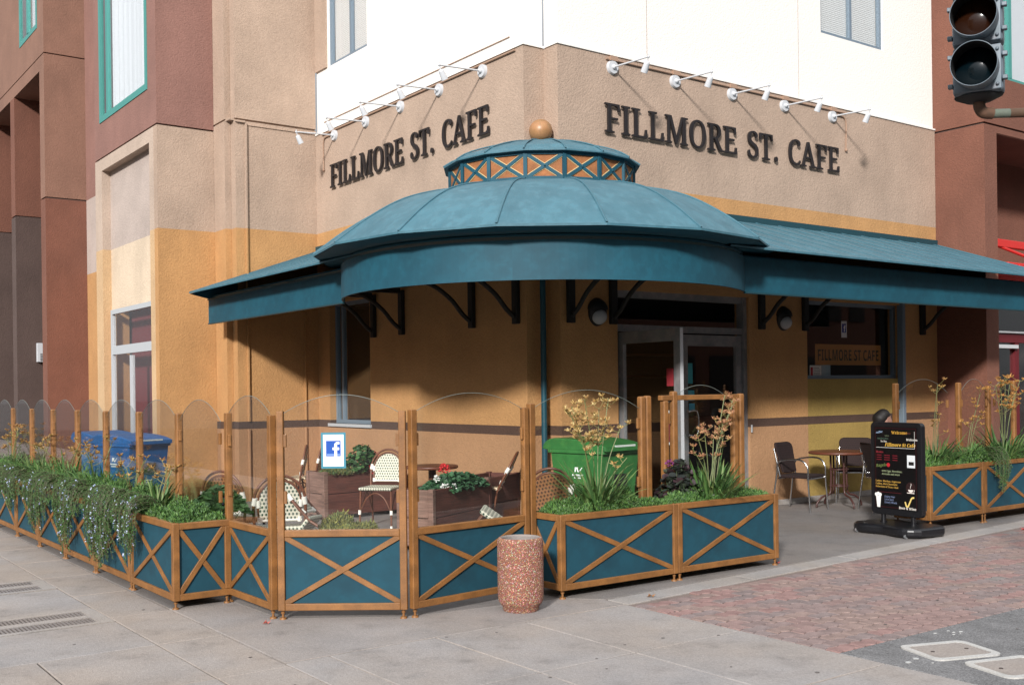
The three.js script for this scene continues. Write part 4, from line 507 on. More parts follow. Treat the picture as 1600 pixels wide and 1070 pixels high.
// ================================================================ cane bistro chairs
function caneChair(weaveBack, weaveSeat) {
  const g = new THREE.Group(), r = 0.0125; const W = 0.21;
  const hoop = (w, top, z0, z1, rad) => { const p = []; for (let i = 0; i <= 12; i++) { const a = PI * i / 12; p.push(V(-w * Math.cos(a), 0.68 + (top - 0.68) * Math.sin(a), mix(z0, z1, 0.55 + 0.45 * Math.sin(a)))); } return p; };
  const outer = hoop(W, 0.9, -0.17, -0.25), inner = hoop(W - 0.035, 0.862, -0.165, -0.245);
  mesh('back_hoop', tube([V(-W + 0.01, 0.44, -0.17), V(-W, 0.56, -0.19), ...outer, V(W, 0.56, -0.19), V(W - 0.01, 0.44, -0.17)], r, 60, 8), M.cane, g);
  mesh('inner_hoop', tube([V(-W + 0.045, 0.53, -0.18), ...inner, V(W - 0.045, 0.53, -0.18)], r * 0.9, 60, 8), M.cane, g);
  mesh('back_rail', rod(V(-W + 0.03, 0.53, -0.185), V(W - 0.03, 0.53, -0.185), r), M.binding, g);
  { const s = new THREE.Shape(); s.moveTo(-W + 0.045, 0.54); s.lineTo(W - 0.045, 0.54); for (let i = 0; i <= 16; i++) { const a = PI * i / 16; s.lineTo((W - 0.042) * Math.cos(a), 0.68 + 0.172 * Math.sin(a)); } const e = new THREE.ExtrudeGeometry(s, { depth: 0.008, bevelEnabled: false }); const p = e.attributes.position; for (let i = 0; i < p.count; i++) { const y = p.getY(i), x = p.getX(i); p.setZ(i, p.getZ(i) - 0.184 - (y - 0.54) * 0.18 - 0.02 * (1 - (x / W) ** 2)); } e.computeVertexNormals(); mesh('woven_back', e, weaveBack, g); }
  for (const sx of [-1, 1]) {
    mesh('leg', rod(V(sx * 0.2, 0, 0.19), V(sx * 0.19, 0.45, 0.17), r * 0.95, r), M.cane, g); mesh('leg', rod(V(sx * 0.2, 0, -0.22), V(sx * 0.195, 0.46, -0.165), r * 0.95, r), M.cane, g);
    mesh('stretcher', tube([V(sx * 0.198, 0.18, 0.185), V(sx * 0.19, 0.32, 0.08), V(sx * 0.185, 0.41, 0.0), V(sx * 0.19, 0.32, -0.09), V(sx * 0.198, 0.18, -0.195)], 0.008, 20, 6), M.cane, g);
    mesh('binding', [rod(V(sx * 0.199, 0.16, 0.187), V(sx * 0.198, 0.21, 0.185), 0.019), rod(V(sx * (W - 0.002), 0.66, -0.207), V(sx * (W - 0.012), 0.72, -0.222), 0.022), rod(V(sx * (W - 0.04), 0.64, -0.205), V(sx * (W - 0.035), 0.7, -0.215), 0.02), rod(V(sx * (W - 0.05), 0.515, -0.182), V(sx * (W - 0.045), 0.56, -0.185), 0.019), rod(V(sx * 0.2, 0.0, 0.19), V(sx * 0.199, 0.03, 0.189), 0.016)], M.binding, g);
  }
  mesh('front_stretcher', [tube([V(-0.19, 0.2, 0.185), V(-0.1, 0.36, 0.18), V(0, 0.41, 0.178), V(0.1, 0.36, 0.18), V(0.19, 0.2, 0.185)], 0.008, 20, 6)], M.cane, g);
  mesh('woven_seat', new RoundedBoxGeometry(0.42, 0.035, 0.4, 3, 0.016).translate(0, 0.458, 0.01), weaveSeat, g);
  return g;
}
{
  const kinds = [caneChair(M.weaveGreen, M.weaveGreen), caneChair(M.weaveBrown, M.weaveBrown), caneChair(M.weaveTan, M.weaveTan)];
  const put = (kind, label, pos, yaw, tilt = 0, roll = 0) => { const o = new THREE.Group(); o.name = numbered('cane_chair'); const c = kinds[kind].clone(); for (const m of [...c.children]) o.add(m); o.rotation.order = 'YXZ'; o.rotation.set(tilt, yaw, roll); o.position.set(...pos); scene.add(o); tag(o, label, 'chair', 'cane bistro chairs on the patio'); return o; };
  put(0, 'green and white cane chair with its back to the first glass panel', [3.78, 0, -8.5], 2.75, 0.06);
  put(2, 'tan cane chair standing behind the green and white one near the corner', [3.7, 0, -9.3], 2.2, 0.05);
  put(0, 'green and white cane chair tipped over against the long wooden planter', [4.2, 0.12, -8.15], -2.2, 0.9, 0.1);
  put(1, 'brown and white cane chair against the bay wall', [6.0, 0, -13.2], -2.1);
  put(1, 'brown and white cane chair set close behind the poster', [6.32, 0, -13.3], -2.3);
  put(0, 'green and white cane chair standing upright before the long wooden planter', [6.28, 0, -11.2], -0.9);
  put(1, 'brown and white cane chair tipped over behind the ivy planter', [6.75, 0.12, -9.95], -2.3, -0.3);
  put(0, 'green and white cane chair leaning steeply on the ivy planter', [4.92, 0.14, -7.3], -2.25, -0.62);
  put(2, 'tan cane chair leaning beside the green wheeled bin', [6.08, 0.0, -7.42], 2.3, 0.1, -0.22);
  const t = thing('bistro_table', 'round brown pedestal table between the wooden planters', 'table', [6.62, 0, -10.6]); mesh('table_top', lathe([[0.001, 0.7], [0.29, 0.7], [0.302, 0.708], [0.302, 0.728], [0.295, 0.735], [0.001, 0.735]], 48), M.tableTop, t); mesh('pedestal', lathe([[0.2, 0], [0.2, 0.02], [0.05, 0.05], [0.045, 0.1], [0.045, 0.69], [0.09, 0.7]], 24), M.tableTop, t);
}
// ================================================================ wheeled bins
function wheelBin(label, pos, turn, mat, group, textTex) {
  const t = thing('wheeled_bin', label, 'bin', pos, turn, group), w0 = 0.235, w1 = 0.29, d0 = 0.27, d1 = 0.36, y0 = 0.06, y1 = 0.94;
  const P = (sx, sz, y) => { const k = (y - y0) / (y1 - y0); return V(sx * mix(w0, w1, k), y, sz * mix(d0, d1, k)); }; const ring = y => [P(-1, 1, y), P(1, 1, y), P(1, -1, y), P(-1, -1, y)]; const f = []; const ys = [y0, 0.35, 0.65, y1]; for (let j = 0; j < 3; j++) { const a = ring(ys[j]), b = ring(ys[j + 1]); for (let i = 0; i < 4; i++) f.push([a[i], a[(i + 1) % 4], b[(i + 1) % 4], b[i]]); } f.push(ring(y0).reverse());
  mesh('body', faceted(f), mat, t); mesh('rim', [rext(-0.31, 0.31, 0.93, 0.975, 0.34, 0.39, 0.01), rext(-0.31, 0.31, 0.93, 0.975, -0.39, -0.34, 0.01), rext(-0.31, -0.27, 0.93, 0.972, -0.34, 0.34, 0.01), rext(0.27, 0.31, 0.93, 0.972, -0.34, 0.34, 0.01)], mat, t);
  const ls = new THREE.Shape(); ls.moveTo(-0.42, 0.975); ls.lineTo(0.41, 0.975); ls.lineTo(0.41, 1.0); ls.quadraticCurveTo(0.2, 1.075, -0.3, 1.075); ls.quadraticCurveTo(-0.44, 1.06, -0.45, 0.98); mesh('lid', new THREE.ExtrudeGeometry(ls, { depth: 0.6, bevelEnabled: true, bevelSize: 0.012, bevelThickness: 0.012, bevelSegments: 2 }).translate(0, 0, -0.3).rotateY(-PI / 2), mat, t);
  mesh('lid_mark', ext(-0.16, 0.16, 1.003, 1.022, 0.412, 0.424), std(lin(0.6, 0.65, 0.6)), t); mesh('grab_bar', rod(V(-0.27, 1.0, -0.46), V(0.27, 1.0, -0.46), 0.016), mat, t); mesh('recess', [ext(-0.1, 0.1, 0.6, 0.72, 0.338, 0.352)], M.black, t);
  for (const sx of [-1, 1]) { mesh('wheel', new THREE.CylinderGeometry(0.1, 0.1, 0.05, 24).rotateZ(PI / 2).translate(sx * 0.26, 0.1, -0.29), M.black, t); }
  if (textTex) { const m = mesh('printed_mark', new THREE.PlaneGeometry(0.22, 0.24).rotateX(-0.1).rotateY(0).translate(0, 0, 0), new THREE.MeshStandardMaterial({ map: textTex, transparent: true, alphaTest: 0.4, roughness: 0.6 }), t, true); m.rotation.y = -PI / 2; m.rotation.z = 0.0; m.position.set(-0.2835, 0.76, 0.02); const m2 = m.clone(); m2.rotation.y = 0; m2.position.set(0, 0.42, 0.328); m2.scale.setScalar(0.8); t.add(m2); }
  return t;
}
{
  const tex = cv(128, 128, (x, w, h) => { x.clearRect(0, 0, w, h); x.fillStyle = '#eef2ee'; x.font = 'bold 64px sans-serif'; x.fillText('R', 30, 74); x.lineWidth = 5; x.strokeStyle = '#eef2ee'; x.beginPath(); x.moveTo(72, 72); x.lineTo(96, 46); x.stroke(); for (let i = 0; i < 9; i++) { x.fillRect(18 + i * 10, 86, 7, 10); x.fillRect(14 + i * 11, 8, 8, 9); } for (let i = 0; i < 6; i++) x.fillRect(34 + i * 10, 102, 7, 8); });
  wheelBin('green wheeled bin standing beside the canopy post', [7.4, 0, -8.62], 0.14, M.binGreen, 'wheeled bins', tex);
  wheelBin('blue wheeled bin with lettering behind the side planters', [4.3, 0, -14.25], 0.3, M.binBlue, 'wheeled bins', tex);
  wheelBin('blue wheeled bin set farther back behind the side planters', [4.35, 0, -15.7], 0.1, M.binBlue, 'wheeled bins', null);
}
// ================================================================ menu board on a wheeled base
{
  const t = thing('menu_board', 'black framed pavement menu board on moulded black base', 'sign', [10.2, 0, -6.88], -PI / 2 - 0.12); // local +z looks towards the side pavement
  const tex = cv(512, 800, (x, w, h) => {
    x.fillStyle = '#0b0a0c'; x.fillRect(0, 0, w, h); x.strokeStyle = '#3d1015'; x.lineWidth = 5; x.strokeRect(16, 16, w - 32, h - 32);
    const T = (s, px, py, f, c, r = 0) => { x.save(); x.translate(px, py); x.rotate(r); x.font = f; x.fillStyle = c; x.fillText(s, 0, 0); x.restore(); };
    T('Welcome', 210, 70, 'bold 40px serif', '#d9a441'); T('coffee', 24, 70, 'italic bold 26px serif', '#9fb9d8', -0.15); T('music', 370, 66, '24px serif', '#8a4a3a'); T('wine', 130, 96, '22px serif', '#7d8d6a'); T('Welcome', 380, 130, 'italic bold 30px serif', '#e8e4da'); T('sandwiches', 40, 124, '24px serif', '#5f7f6a'); T('To The', 80, 152, 'bold 22px serif', '#e8e4da'); T('Fillmore St Cafe', 130, 190, 'italic bold 44px serif', '#e7b64e');
    x.strokeStyle = '#d8d6d0'; x.lineWidth = 4; x.beginPath(); x.moveTo(24, 204); x.lineTo(480, 204); x.lineTo(480, 40); x.stroke();
    T('Hours', 24, 258, 'bold 28px serif', '#a6303c'); for (let i = 0; i < 3; i++) { x.fillStyle = '#7a1e2a'; x.fillRect(30, 276 + i * 22, 60, 7); x.fillRect(120, 276 + i * 22, 70, 7); x.fillRect(220, 276 + i * 22, 60, 7); }
    T('Bagels', 20, 400, 'italic bold 40px serif', '#6e7f46', -0.12); x.fillStyle = '#b3262f'; x.beginPath(); x.arc(170, 372, 20, 0, 7); x.fill(); T('with Eggs, Provolone,', 90, 440, '24px serif', '#b9c79a'); T('Avocado and more', 90, 470, '24px serif', '#b9c79a');
    x.fillStyle = '#d9dde0'; x.fillRect(392, 268, 92, 120); x.fillStyle = '#222'; x.fillRect(410, 330, 60, 34); x.beginPath(); x.arc(438, 300, 16, 0, 7); x.stroke();
    T('Lattes, Mochas, Espresso', 14, 540, 'bold 24px serif', '#d3a64b'); T('Coffee, Hot Chocolate', 14, 568, 'bold 24px serif', '#d3a64b'); T('Selection of Teas, Chai', 14, 596, 'bold 24px serif', '#d3a64b'); x.strokeStyle = '#5a1a22'; x.beginPath(); x.moveTo(60, 640); x.lineTo(320, 640); x.stroke();
    x.fillStyle = '#2c1c1c'; x.beginPath(); x.arc(430, 580, 56, 0, 7); x.fill(); x.fillStyle = '#e8ddd6'; x.beginPath(); x.ellipse(430, 596, 30, 26, 0, 0, PI); x.fill(); x.fillRect(388, 624, 84, 8); x.strokeStyle = '#e8ddd6'; x.lineWidth = 5; x.beginPath(); x.arc(462, 604, 10, -1, 1.6); x.stroke(); x.beginPath(); x.moveTo(430, 584); x.bezierCurveTo(416, 566, 446, 556, 432, 536); x.stroke();
    x.fillStyle = '#efefea'; x.beginPath(); x.moveTo(16, 680); x.lineTo(78, 680); x.lineTo(66, 792); x.lineTo(30, 792); x.fill(); for (const [a, b] of [[20, 668], [44, 660], [68, 668]]) { x.beginPath(); x.arc(a, b, 18, 0, 7); x.fill(); }
    T('Enjoy Our', 120, 690, '26px serif', '#8fa0c8'); T('Live Jazz', 120, 718, '26px serif', '#8fa0c8'); T('Every Week', 120, 746, '26px serif', '#8fa0c8');
    x.fillStyle = '#e3c878'; x.strokeStyle = '#e3c878'; x.lineWidth = 16; x.beginPath(); x.moveTo(470, 672); x.quadraticCurveTo(440, 664, 428, 700); x.lineTo(404, 748); x.quadraticCurveTo(390, 776, 376, 752); x.lineTo(364, 716); x.stroke(); T('\u266B', 350, 690, 'bold 44px serif', '#d8b860'); T('\u266A\u266B', 60, 794, 'bold 40px serif', '#e6e9ee', -0.3); T('Beer & Wine', 290, 790, 'bold 32px serif', '#eeeae0');
  });
  const W = 0.335, y0 = 0.2, y1 = 1.19, tilt = g => g; const sh = new THREE.Shape(); const r = 0.05; sh.moveTo(-W + r, y0); sh.lineTo(W - r, y0); sh.quadraticCurveTo(W, y0, W, y0 + r); sh.lineTo(W, y1 - r); sh.quadraticCurveTo(W, y1, W - r, y1); sh.lineTo(-W + r, y1); sh.quadraticCurveTo(-W, y1, -W, y1 - r); sh.lineTo(-W, y0 + r); sh.quadraticCurveTo(-W, y0, -W + r, y0);
  const gloss = std(lin(0.009, 0.009, 0.011), { roughness: 0.34 });
  mesh('board_frame', new THREE.ExtrudeGeometry(sh, { depth: 0.05, bevelEnabled: true, bevelSize: 0.006, bevelThickness: 0.006, bevelSegments: 2 }).translate(0, 0, -0.025), gloss, t);
  mesh('menu_sheet', new THREE.PlaneGeometry(2 * W - 0.09, y1 - y0 - 0.1).translate(0, (y0 + y1) / 2 + 0.01, 0.0335), std(lin(1, 1, 1), { map: tex, roughness: 0.35 }), t, true);
  for (const x of [-0.2, 0.2]) mesh('spring_leg', [rod(V(x, 0.09, 0), V(x, 0.22, 0), 0.026), rod(V(x, 0.08, 0), V(x, 0.12, 0), 0.04)], gloss, t);
  const bs = new THREE.Shape(); bs.moveTo(-0.4, -0.16); bs.bezierCurveTo(-0.3, -0.34, -0.12, -0.2, 0, -0.2); bs.bezierCurveTo(0.12, -0.2, 0.3, -0.34, 0.4, -0.16); bs.lineTo(0.4, 0.16); bs.bezierCurveTo(0.3, 0.34, 0.12, 0.2, 0, 0.2); bs.bezierCurveTo(-0.12, 0.2, -0.3, 0.34, -0.4, 0.16); mesh('base', new THREE.ExtrudeGeometry(bs, { depth: 0.035, bevelEnabled: true, bevelSize: 0.05, bevelThickness: 0.035, bevelSegments: 4, curveSegments: 10 }).rotateX(-PI / 2).translate(0, 0.04, 0), gloss, t);
  for (const x of [-0.33, 0.33]) mesh('wheel', new THREE.CylinderGeometry(0.025, 0.025, 0.02, 14).rotateZ(PI / 2).translate(x, 0.025, 0.27), M.grey, t);
}
// ================================================================ dark wicker chairs, table, seated guest
function wickerChair(label, pos, turn) {
  const t = thing('wicker_chair', label, 'chair', pos, turn, 'dark wicker armchairs under the canopy'), r = 0.0115;
  const bs = new THREE.Shape(); bs.moveTo(-0.17, 0.5); bs.quadraticCurveTo(0, 0.47, 0.17, 0.5); bs.lineTo(0.215, 0.8); bs.quadraticCurveTo(0.215, 0.86, 0.15, 0.865); bs.lineTo(-0.15, 0.865); bs.quadraticCurveTo(-0.215, 0.86, -0.215, 0.8); const e = new THREE.ExtrudeGeometry(bs, { depth: 0.018, bevelEnabled: true, bevelSize: 0.008, bevelThickness: 0.008, bevelSegments: 2, curveSegments: 8 }); const p = e.attributes.position; for (let i = 0; i < p.count; i++) { p.setZ(i, p.getZ(i) - 0.2 - (p.getY(i) - 0.5) * 0.28 + 0.6 * p.getX(i) ** 2); } e.computeVertexNormals(); mesh('woven_back', e, M.weaveBlack, t);
  mesh('seat', new RoundedBoxGeometry(0.44, 0.04, 0.43, 3, 0.018).translate(0, 0.445, 0), M.weaveBlack, t);
  for (const s of [-1, 1]) { mesh('leg_and_arm', tube([V(s * 0.26, 0, 0.24), V(s * 0.25, 0.4, 0.21), V(s * 0.25, 0.58, 0.2), V(s * 0.255, 0.655, 0.13), V(s * 0.255, 0.665, -0.05), V(s * 0.245, 0.62, -0.2), V(s * 0.23, 0.48, -0.23), V(s * 0.24, 0.2, -0.27), V(s * 0.245, 0, -0.3)], r, 60, 8), M.chrome, t); mesh('back_tube', tube([V(s * 0.22, 0.44, -0.19), V(s * 0.222, 0.6, -0.225), V(s * 0.215, 0.8, -0.275)], r, 16, 8), M.chrome, t); }
  mesh('seat_rail', [rod(V(-0.25, 0.42, 0.2), V(0.25, 0.42, 0.2), r), rod(V(-0.235, 0.42, -0.2), V(0.235, 0.42, -0.2), r)], M.chrome, t);
  return t;
}
wickerChair('dark wicker armchair with chrome frame between planter and round table', [11.22, 0, -8.98], 0.22);
wickerChair('dark wicker armchair with chrome frame beyond the round table', [12.55, 0, -9.12], -0.95);
wickerChair('dark wicker armchair the seated guest sits on', [11.96, 0, -8.21], 1.0);
{
  const t = thing('garden_table', 'round reddish table on four rods with curved feet', 'table', [11.88, 0, -8.9]);
  mesh('table_top', lathe([[0.001, 0.7], [0.37, 0.7], [0.385, 0.71], [0.385, 0.73], [0.37, 0.738], [0.001, 0.738]], 48), M.tableTop, t);
  const metal = std(lin(0.06, 0.022, 0.018), { roughness: 0.4 }); for (let k = 0; k < 4; k++) { const a = k * PI / 2 + 0.35, c = Math.cos(a), s = Math.sin(a); mesh('leg', tube([V(c * 0.12, 0.7, s * 0.12), V(c * 0.12, 0.3, s * 0.12), V(c * 0.14, 0.18, s * 0.14), V(c * 0.25, 0.14, s * 0.25), V(c * 0.33, 0.06, s * 0.33), V(c * 0.34, 0.012, s * 0.34)], 0.014, 40, 7), metal, t); } for (const y of [0.28, 0.5]) mesh('ring', new THREE.TorusGeometry(0.12, 0.01, 8, 32).rotateX(PI / 2).translate(0, y, 0), metal, t);
}
function blobMesh(bones, lo, hi, cell, k = 0.05) { // smooth union of tapered capsules, meshed
  const size = Math.max(hi[0] - lo[0], hi[1] - lo[1], hi[2] - lo[2]), n = Math.ceil(size / cell), mc = new MarchingCubes(n, new THREE.MeshBasicMaterial(), false, false, 120000); mc.isolation = 0; const F = mc.field;
  for (let z = 0; z < n; z++) for (let y = 0; y < n; y++) for (let x = 0; x < n; x++) {
    const px = lo[0] + (x / n) * size, py = lo[1] + (y / n) * size, pz = lo[2] + (z / n) * size; let d = 9;
    for (const [a, b, ra, rb, sx] of bones) { const ux = b[0] - a[0], uy = b[1] - a[1], uz = b[2] - a[2], l = ux * ux + uy * uy + uz * uz + 1e-9, h = clamp(((px - a[0]) * ux + (py - a[1]) * uy + (pz - a[2]) * uz) / l); const q = Math.hypot((px - a[0] - ux * h) / (sx || 1), py - a[1] - uy * h, pz - a[2] - uz * h) - mix(ra, rb, h); const hh = clamp(0.5 + 0.5 * (d - q) / k); d = mix(d, q, hh) - k * hh * (1 - hh); }
    F[x + y * n + z * n * n] = -d;
  }
  mc.update(); const c = mc.count, pos = new Float32Array(mc.positionArray.slice(0, c * 3)), nor = new Float32Array(mc.normalArray.slice(0, c * 3)); const g = new THREE.BufferGeometry();
  for (let i = 0; i < c; i++) for (let j = 0; j < 3; j++) pos[i * 3 + j] = lo[j] + (pos[i * 3 + j] + 1) / 2 * size; g.setAttribute('position', new THREE.BufferAttribute(pos, 3)); g.setAttribute('normal', new THREE.BufferAttribute(nor, 3)); g.setAttribute('uv', new THREE.BufferAttribute(new Float32Array(c * 2), 2)); return g;
}
{
  const t = thing('person', 'seated person in black clothes and blue scarf behind menu board', 'person', [11.98, 0, -8.21], 1.0); t.scale.setScalar(0.945);
  const B = []; for (const s of [-1, 1]) { B.push([[s * 0.1, 0.54, -0.06], [s * 0.12, 0.55, 0.34], 0.085, 0.06], [[s * 0.12, 0.55, 0.34], [s * 0.12, 0.12, 0.33], 0.06, 0.042], [[s * 0.12, 0.06, 0.3], [s * 0.13, 0.045, 0.46], 0.042, 0.036], [[s * 0.18, 0.98, -0.1], [s * 0.22, 0.74, -0.02], 0.055, 0.045], [[s * 0.22, 0.74, -0.02], [s * 0.12, 0.68, 0.2], 0.045, 0.032]); }
  B.push([[0, 0.55, -0.06], [0, 0.78, -0.1], 0.13, 0.125, 1.2], [[0, 0.78, -0.1], [0, 0.97, -0.11], 0.125, 0.1, 1.4], [[0, 1.0, -0.1], [0, 1.1, -0.08], 0.055, 0.05]);
  mesh('body', blobMesh(B, [-0.5, -0.02, -0.5], [0.7, 1.18, 0.7], 0.02), M.cloth, t);
  const H = [[[0, 1.2, -0.06], [0, 1.26, -0.06], 0.088, 0.09], [[0, 1.14, -0.03], [0, 1.2, -0.02], 0.05, 0.07], [[0, 1.18, 0.03], [0, 1.165, 0.045], 0.016, 0.018], [[0, 1.06, -0.08], [0, 1.14, -0.06], 0.05, 0.05], [[-0.09, 1.2, -0.06], [-0.092, 1.18, -0.06], 0.018, 0.012], [[0.09, 1.2, -0.06], [0.092, 1.18, -0.06], 0.018, 0.012]];
  mesh('head', blobMesh(H, [-0.16, 1.02, -0.22], [0.18, 1.36, 0.12], 0.007, 0.02), M.skin, t);
  mesh('hair', blobMesh([[[0, 1.24, -0.1], [0, 1.28, -0.07], 0.098, 0.095], [[0, 1.12, -0.14], [0, 1.24, -0.12], 0.06, 0.09]], [-0.18, 1.02, -0.28], [0.2, 1.4, 0.1], 0.01, 0.03), M.hair, t);
  mesh('scarf', blobMesh([[[-0.08, 1.06, -0.06], [0.08, 1.06, -0.06], 0.05, 0.05], [[0, 1.05, -0.02], [0, 1.1, 0.0], 0.06, 0.05], [[0, 1.05, -0.14], [0, 1.07, -0.14], 0.05, 0.045]], [-0.2, 0.9, -0.28], [0.2, 1.3, 0.12], 0.012, 0.03), M.scarf, t);
  const hands = []; for (const s of [-1, 1]) { const bx = s * 0.11, by = 0.67, bz = 0.21; hands.push([[bx, by, bz], [bx, by - 0.005, bz + 0.07], 0.026, 0.03]); for (let f = 0; f < 4; f++) { const fx = bx + (f - 1.5) * 0.017; hands.push([[fx, by - 0.003, bz + 0.08], [fx, by - 0.014, bz + 0.12], 0.009, 0.0085], [[fx, by - 0.014, bz + 0.12], [fx, by - 0.034, bz + 0.14 + (f === 1 ? 0.006 : 0)], 0.0085, 0.0075]); } hands.push([[bx - s * 0.022, by, bz + 0.02], [bx - s * 0.048, by - 0.008, bz + 0.07], 0.012, 0.009]); }
  mesh('hands', blobMesh(hands, [-0.2, 0.48, 0.1], [0.2, 0.88, 0.5], 0.005, 0.008), M.skin, t);
  const sn = []; for (const s of [-1, 1]) sn.push(new THREE.SphereGeometry(0.009, 8, 6).translate(s * 0.033, 1.215, 0.028)); mesh('eyes', sn, M.black, t); mesh('mouth', rext(-0.022, 0.022, 1.128, 1.136, 0.03, 0.04, 0.003), std(lin(0.3, 0.09, 0.08)), t);
}
// ================================================================ traffic signal
{
  const fwd = V(Math.sin(0.633324), 0, -Math.cos(0.633324)), rgt = V(Math.cos(0.633324), 0, Math.sin(0.633324)); const c = V(0, 0, 0).addScaledVector(fwd, 7).addScaledVector(rgt, 3.06);
  const t = thing('traffic_signal', 'grey three-lamp traffic signal on a rusty bracket pipe', 'traffic light', [c.x, 3.49, c.z], 0); t.scale.setScalar(0.9); const out = -0.633324 - 0.5; t.rotation.y = out; // lenses look away from the camera's right
  const lens = [lin(0.002, 0.007, 0.01), lin(0.022, 0.007, 0.003), lin(0.16, 0.01, 0.01)], nm = ['green_lens', 'amber_lens', 'red_lens'];
  for (let k = 0; k < 3; k++) {
    const y = k * 0.352; const g = new THREE.Group(); g.name = 'signal_section'; g.position.y = y; t.add(g);
    mesh('housing', rext(-0.17, 0.17, 0.004, 0.348, -0.19, 0, 0.035), M.signalGrey, g); mesh('door_plate', rext(-0.16, 0.16, 0.014, 0.338, 0.001, 0.022, 0.008), M.signalGrey, g);
    const vis = new THREE.CylinderGeometry(0.156, 0.15, 0.25, 48, 1, true).rotateX(PI / 2).translate(0, 0, 0.125), inn = new THREE.CylinderGeometry(0.152, 0.146, 0.25, 48, 1, true).rotateX(PI / 2).translate(0, 0, 0.125); for (const q of [vis, inn]) q.rotateX(0.1).translate(0, 0.178, 0.02);
    const lip = new THREE.TorusGeometry(0.154, 0.003, 6, 48).translate(0, 0, 0.25).rotateX(0.1).translate(0, 0.178, 0.02);
    mesh('visor', [vis, lip], std(lin(0.16, 0.20, 0.235), { roughness: 0.42, map: paintTone, side: THREE.DoubleSide }), g); mesh('visor_lining', inn, M.signalInside, g);
    mesh(nm[k], new THREE.SphereGeometry(0.3, 32, 12, 0, 2 * PI, 0, 0.5).rotateX(PI / 2).translate(0, 0.178, -0.215), std(lens[k], { roughness: 0.12 }), g);
    mesh('latch', [rext(0.165, 0.2, 0.08, 0.11, -0.03, 0.02, 0.006), rext(0.165, 0.2, 0.25, 0.28, -0.03, 0.02, 0.006), rext(-0.2, -0.165, 0.06, 0.09, -0.03, 0.02, 0.006), rext(-0.2, -0.165, 0.27, 0.3, -0.03, 0.02, 0.006), new THREE.SphereGeometry(0.013, 8, 6).translate(0.135, 0.05, 0.03), new THREE.SphereGeometry(0.013, 8, 6).translate(0.135, 0.3, 0.03)], M.signalGrey, g);
  }
  mesh('bottom_cap', lathe([[0.001, -0.045], [0.08, -0.045], [0.16, -0.01], [0.17, 0.006]], 28).scale(1, 1, 0.58).translate(0, 0, -0.09), M.black, t);
  const q = new THREE.Quaternion().setFromAxisAngle(V(0, 1, 0), -out), L = (x, y, z) => V(x, y, z).applyQuaternion(q); const r1 = rgt.clone(), P = (d, y) => { const v = L(r1.x * d, 0, r1.z * d); v.y = y; v.z -= 0.09; return v; };
  mesh('elbow', tube([P(0, -0.03), P(0.005, -0.08), P(0.03, -0.115), P(0.1, -0.125)], 0.042, 20, 12), M.rustPipe, t); mesh('pipe', rod(P(0.1, -0.125), P(0.22, -0.123), 0.033, 0.033, 14), M.greenPipe, t); mesh('pipe', rod(P(0.22, -0.123), P(0.9, -0.11), 0.034, 0.034, 14), M.rustPipe, t);
  const pl = thing('signal_pole', 'tall green signal pole standing beside the kerb ramp', 'pole', [c.x + rgt.x * 1.0, 0, c.z + rgt.z * 1.0]); mesh('shaft', new THREE.CylinderGeometry(0.06, 0.08, 4.6, 20).translate(0, 2.3, 0), M.greenPipe, pl); mesh('base_plate', new THREE.CylinderGeometry(0.16, 0.17, 0.06, 20).translate(0, 0.03, 0), M.greenPipe, pl); mesh('cap', new THREE.SphereGeometry(0.065, 16, 10).translate(0, 4.6, 0), M.greenPipe, pl);
}
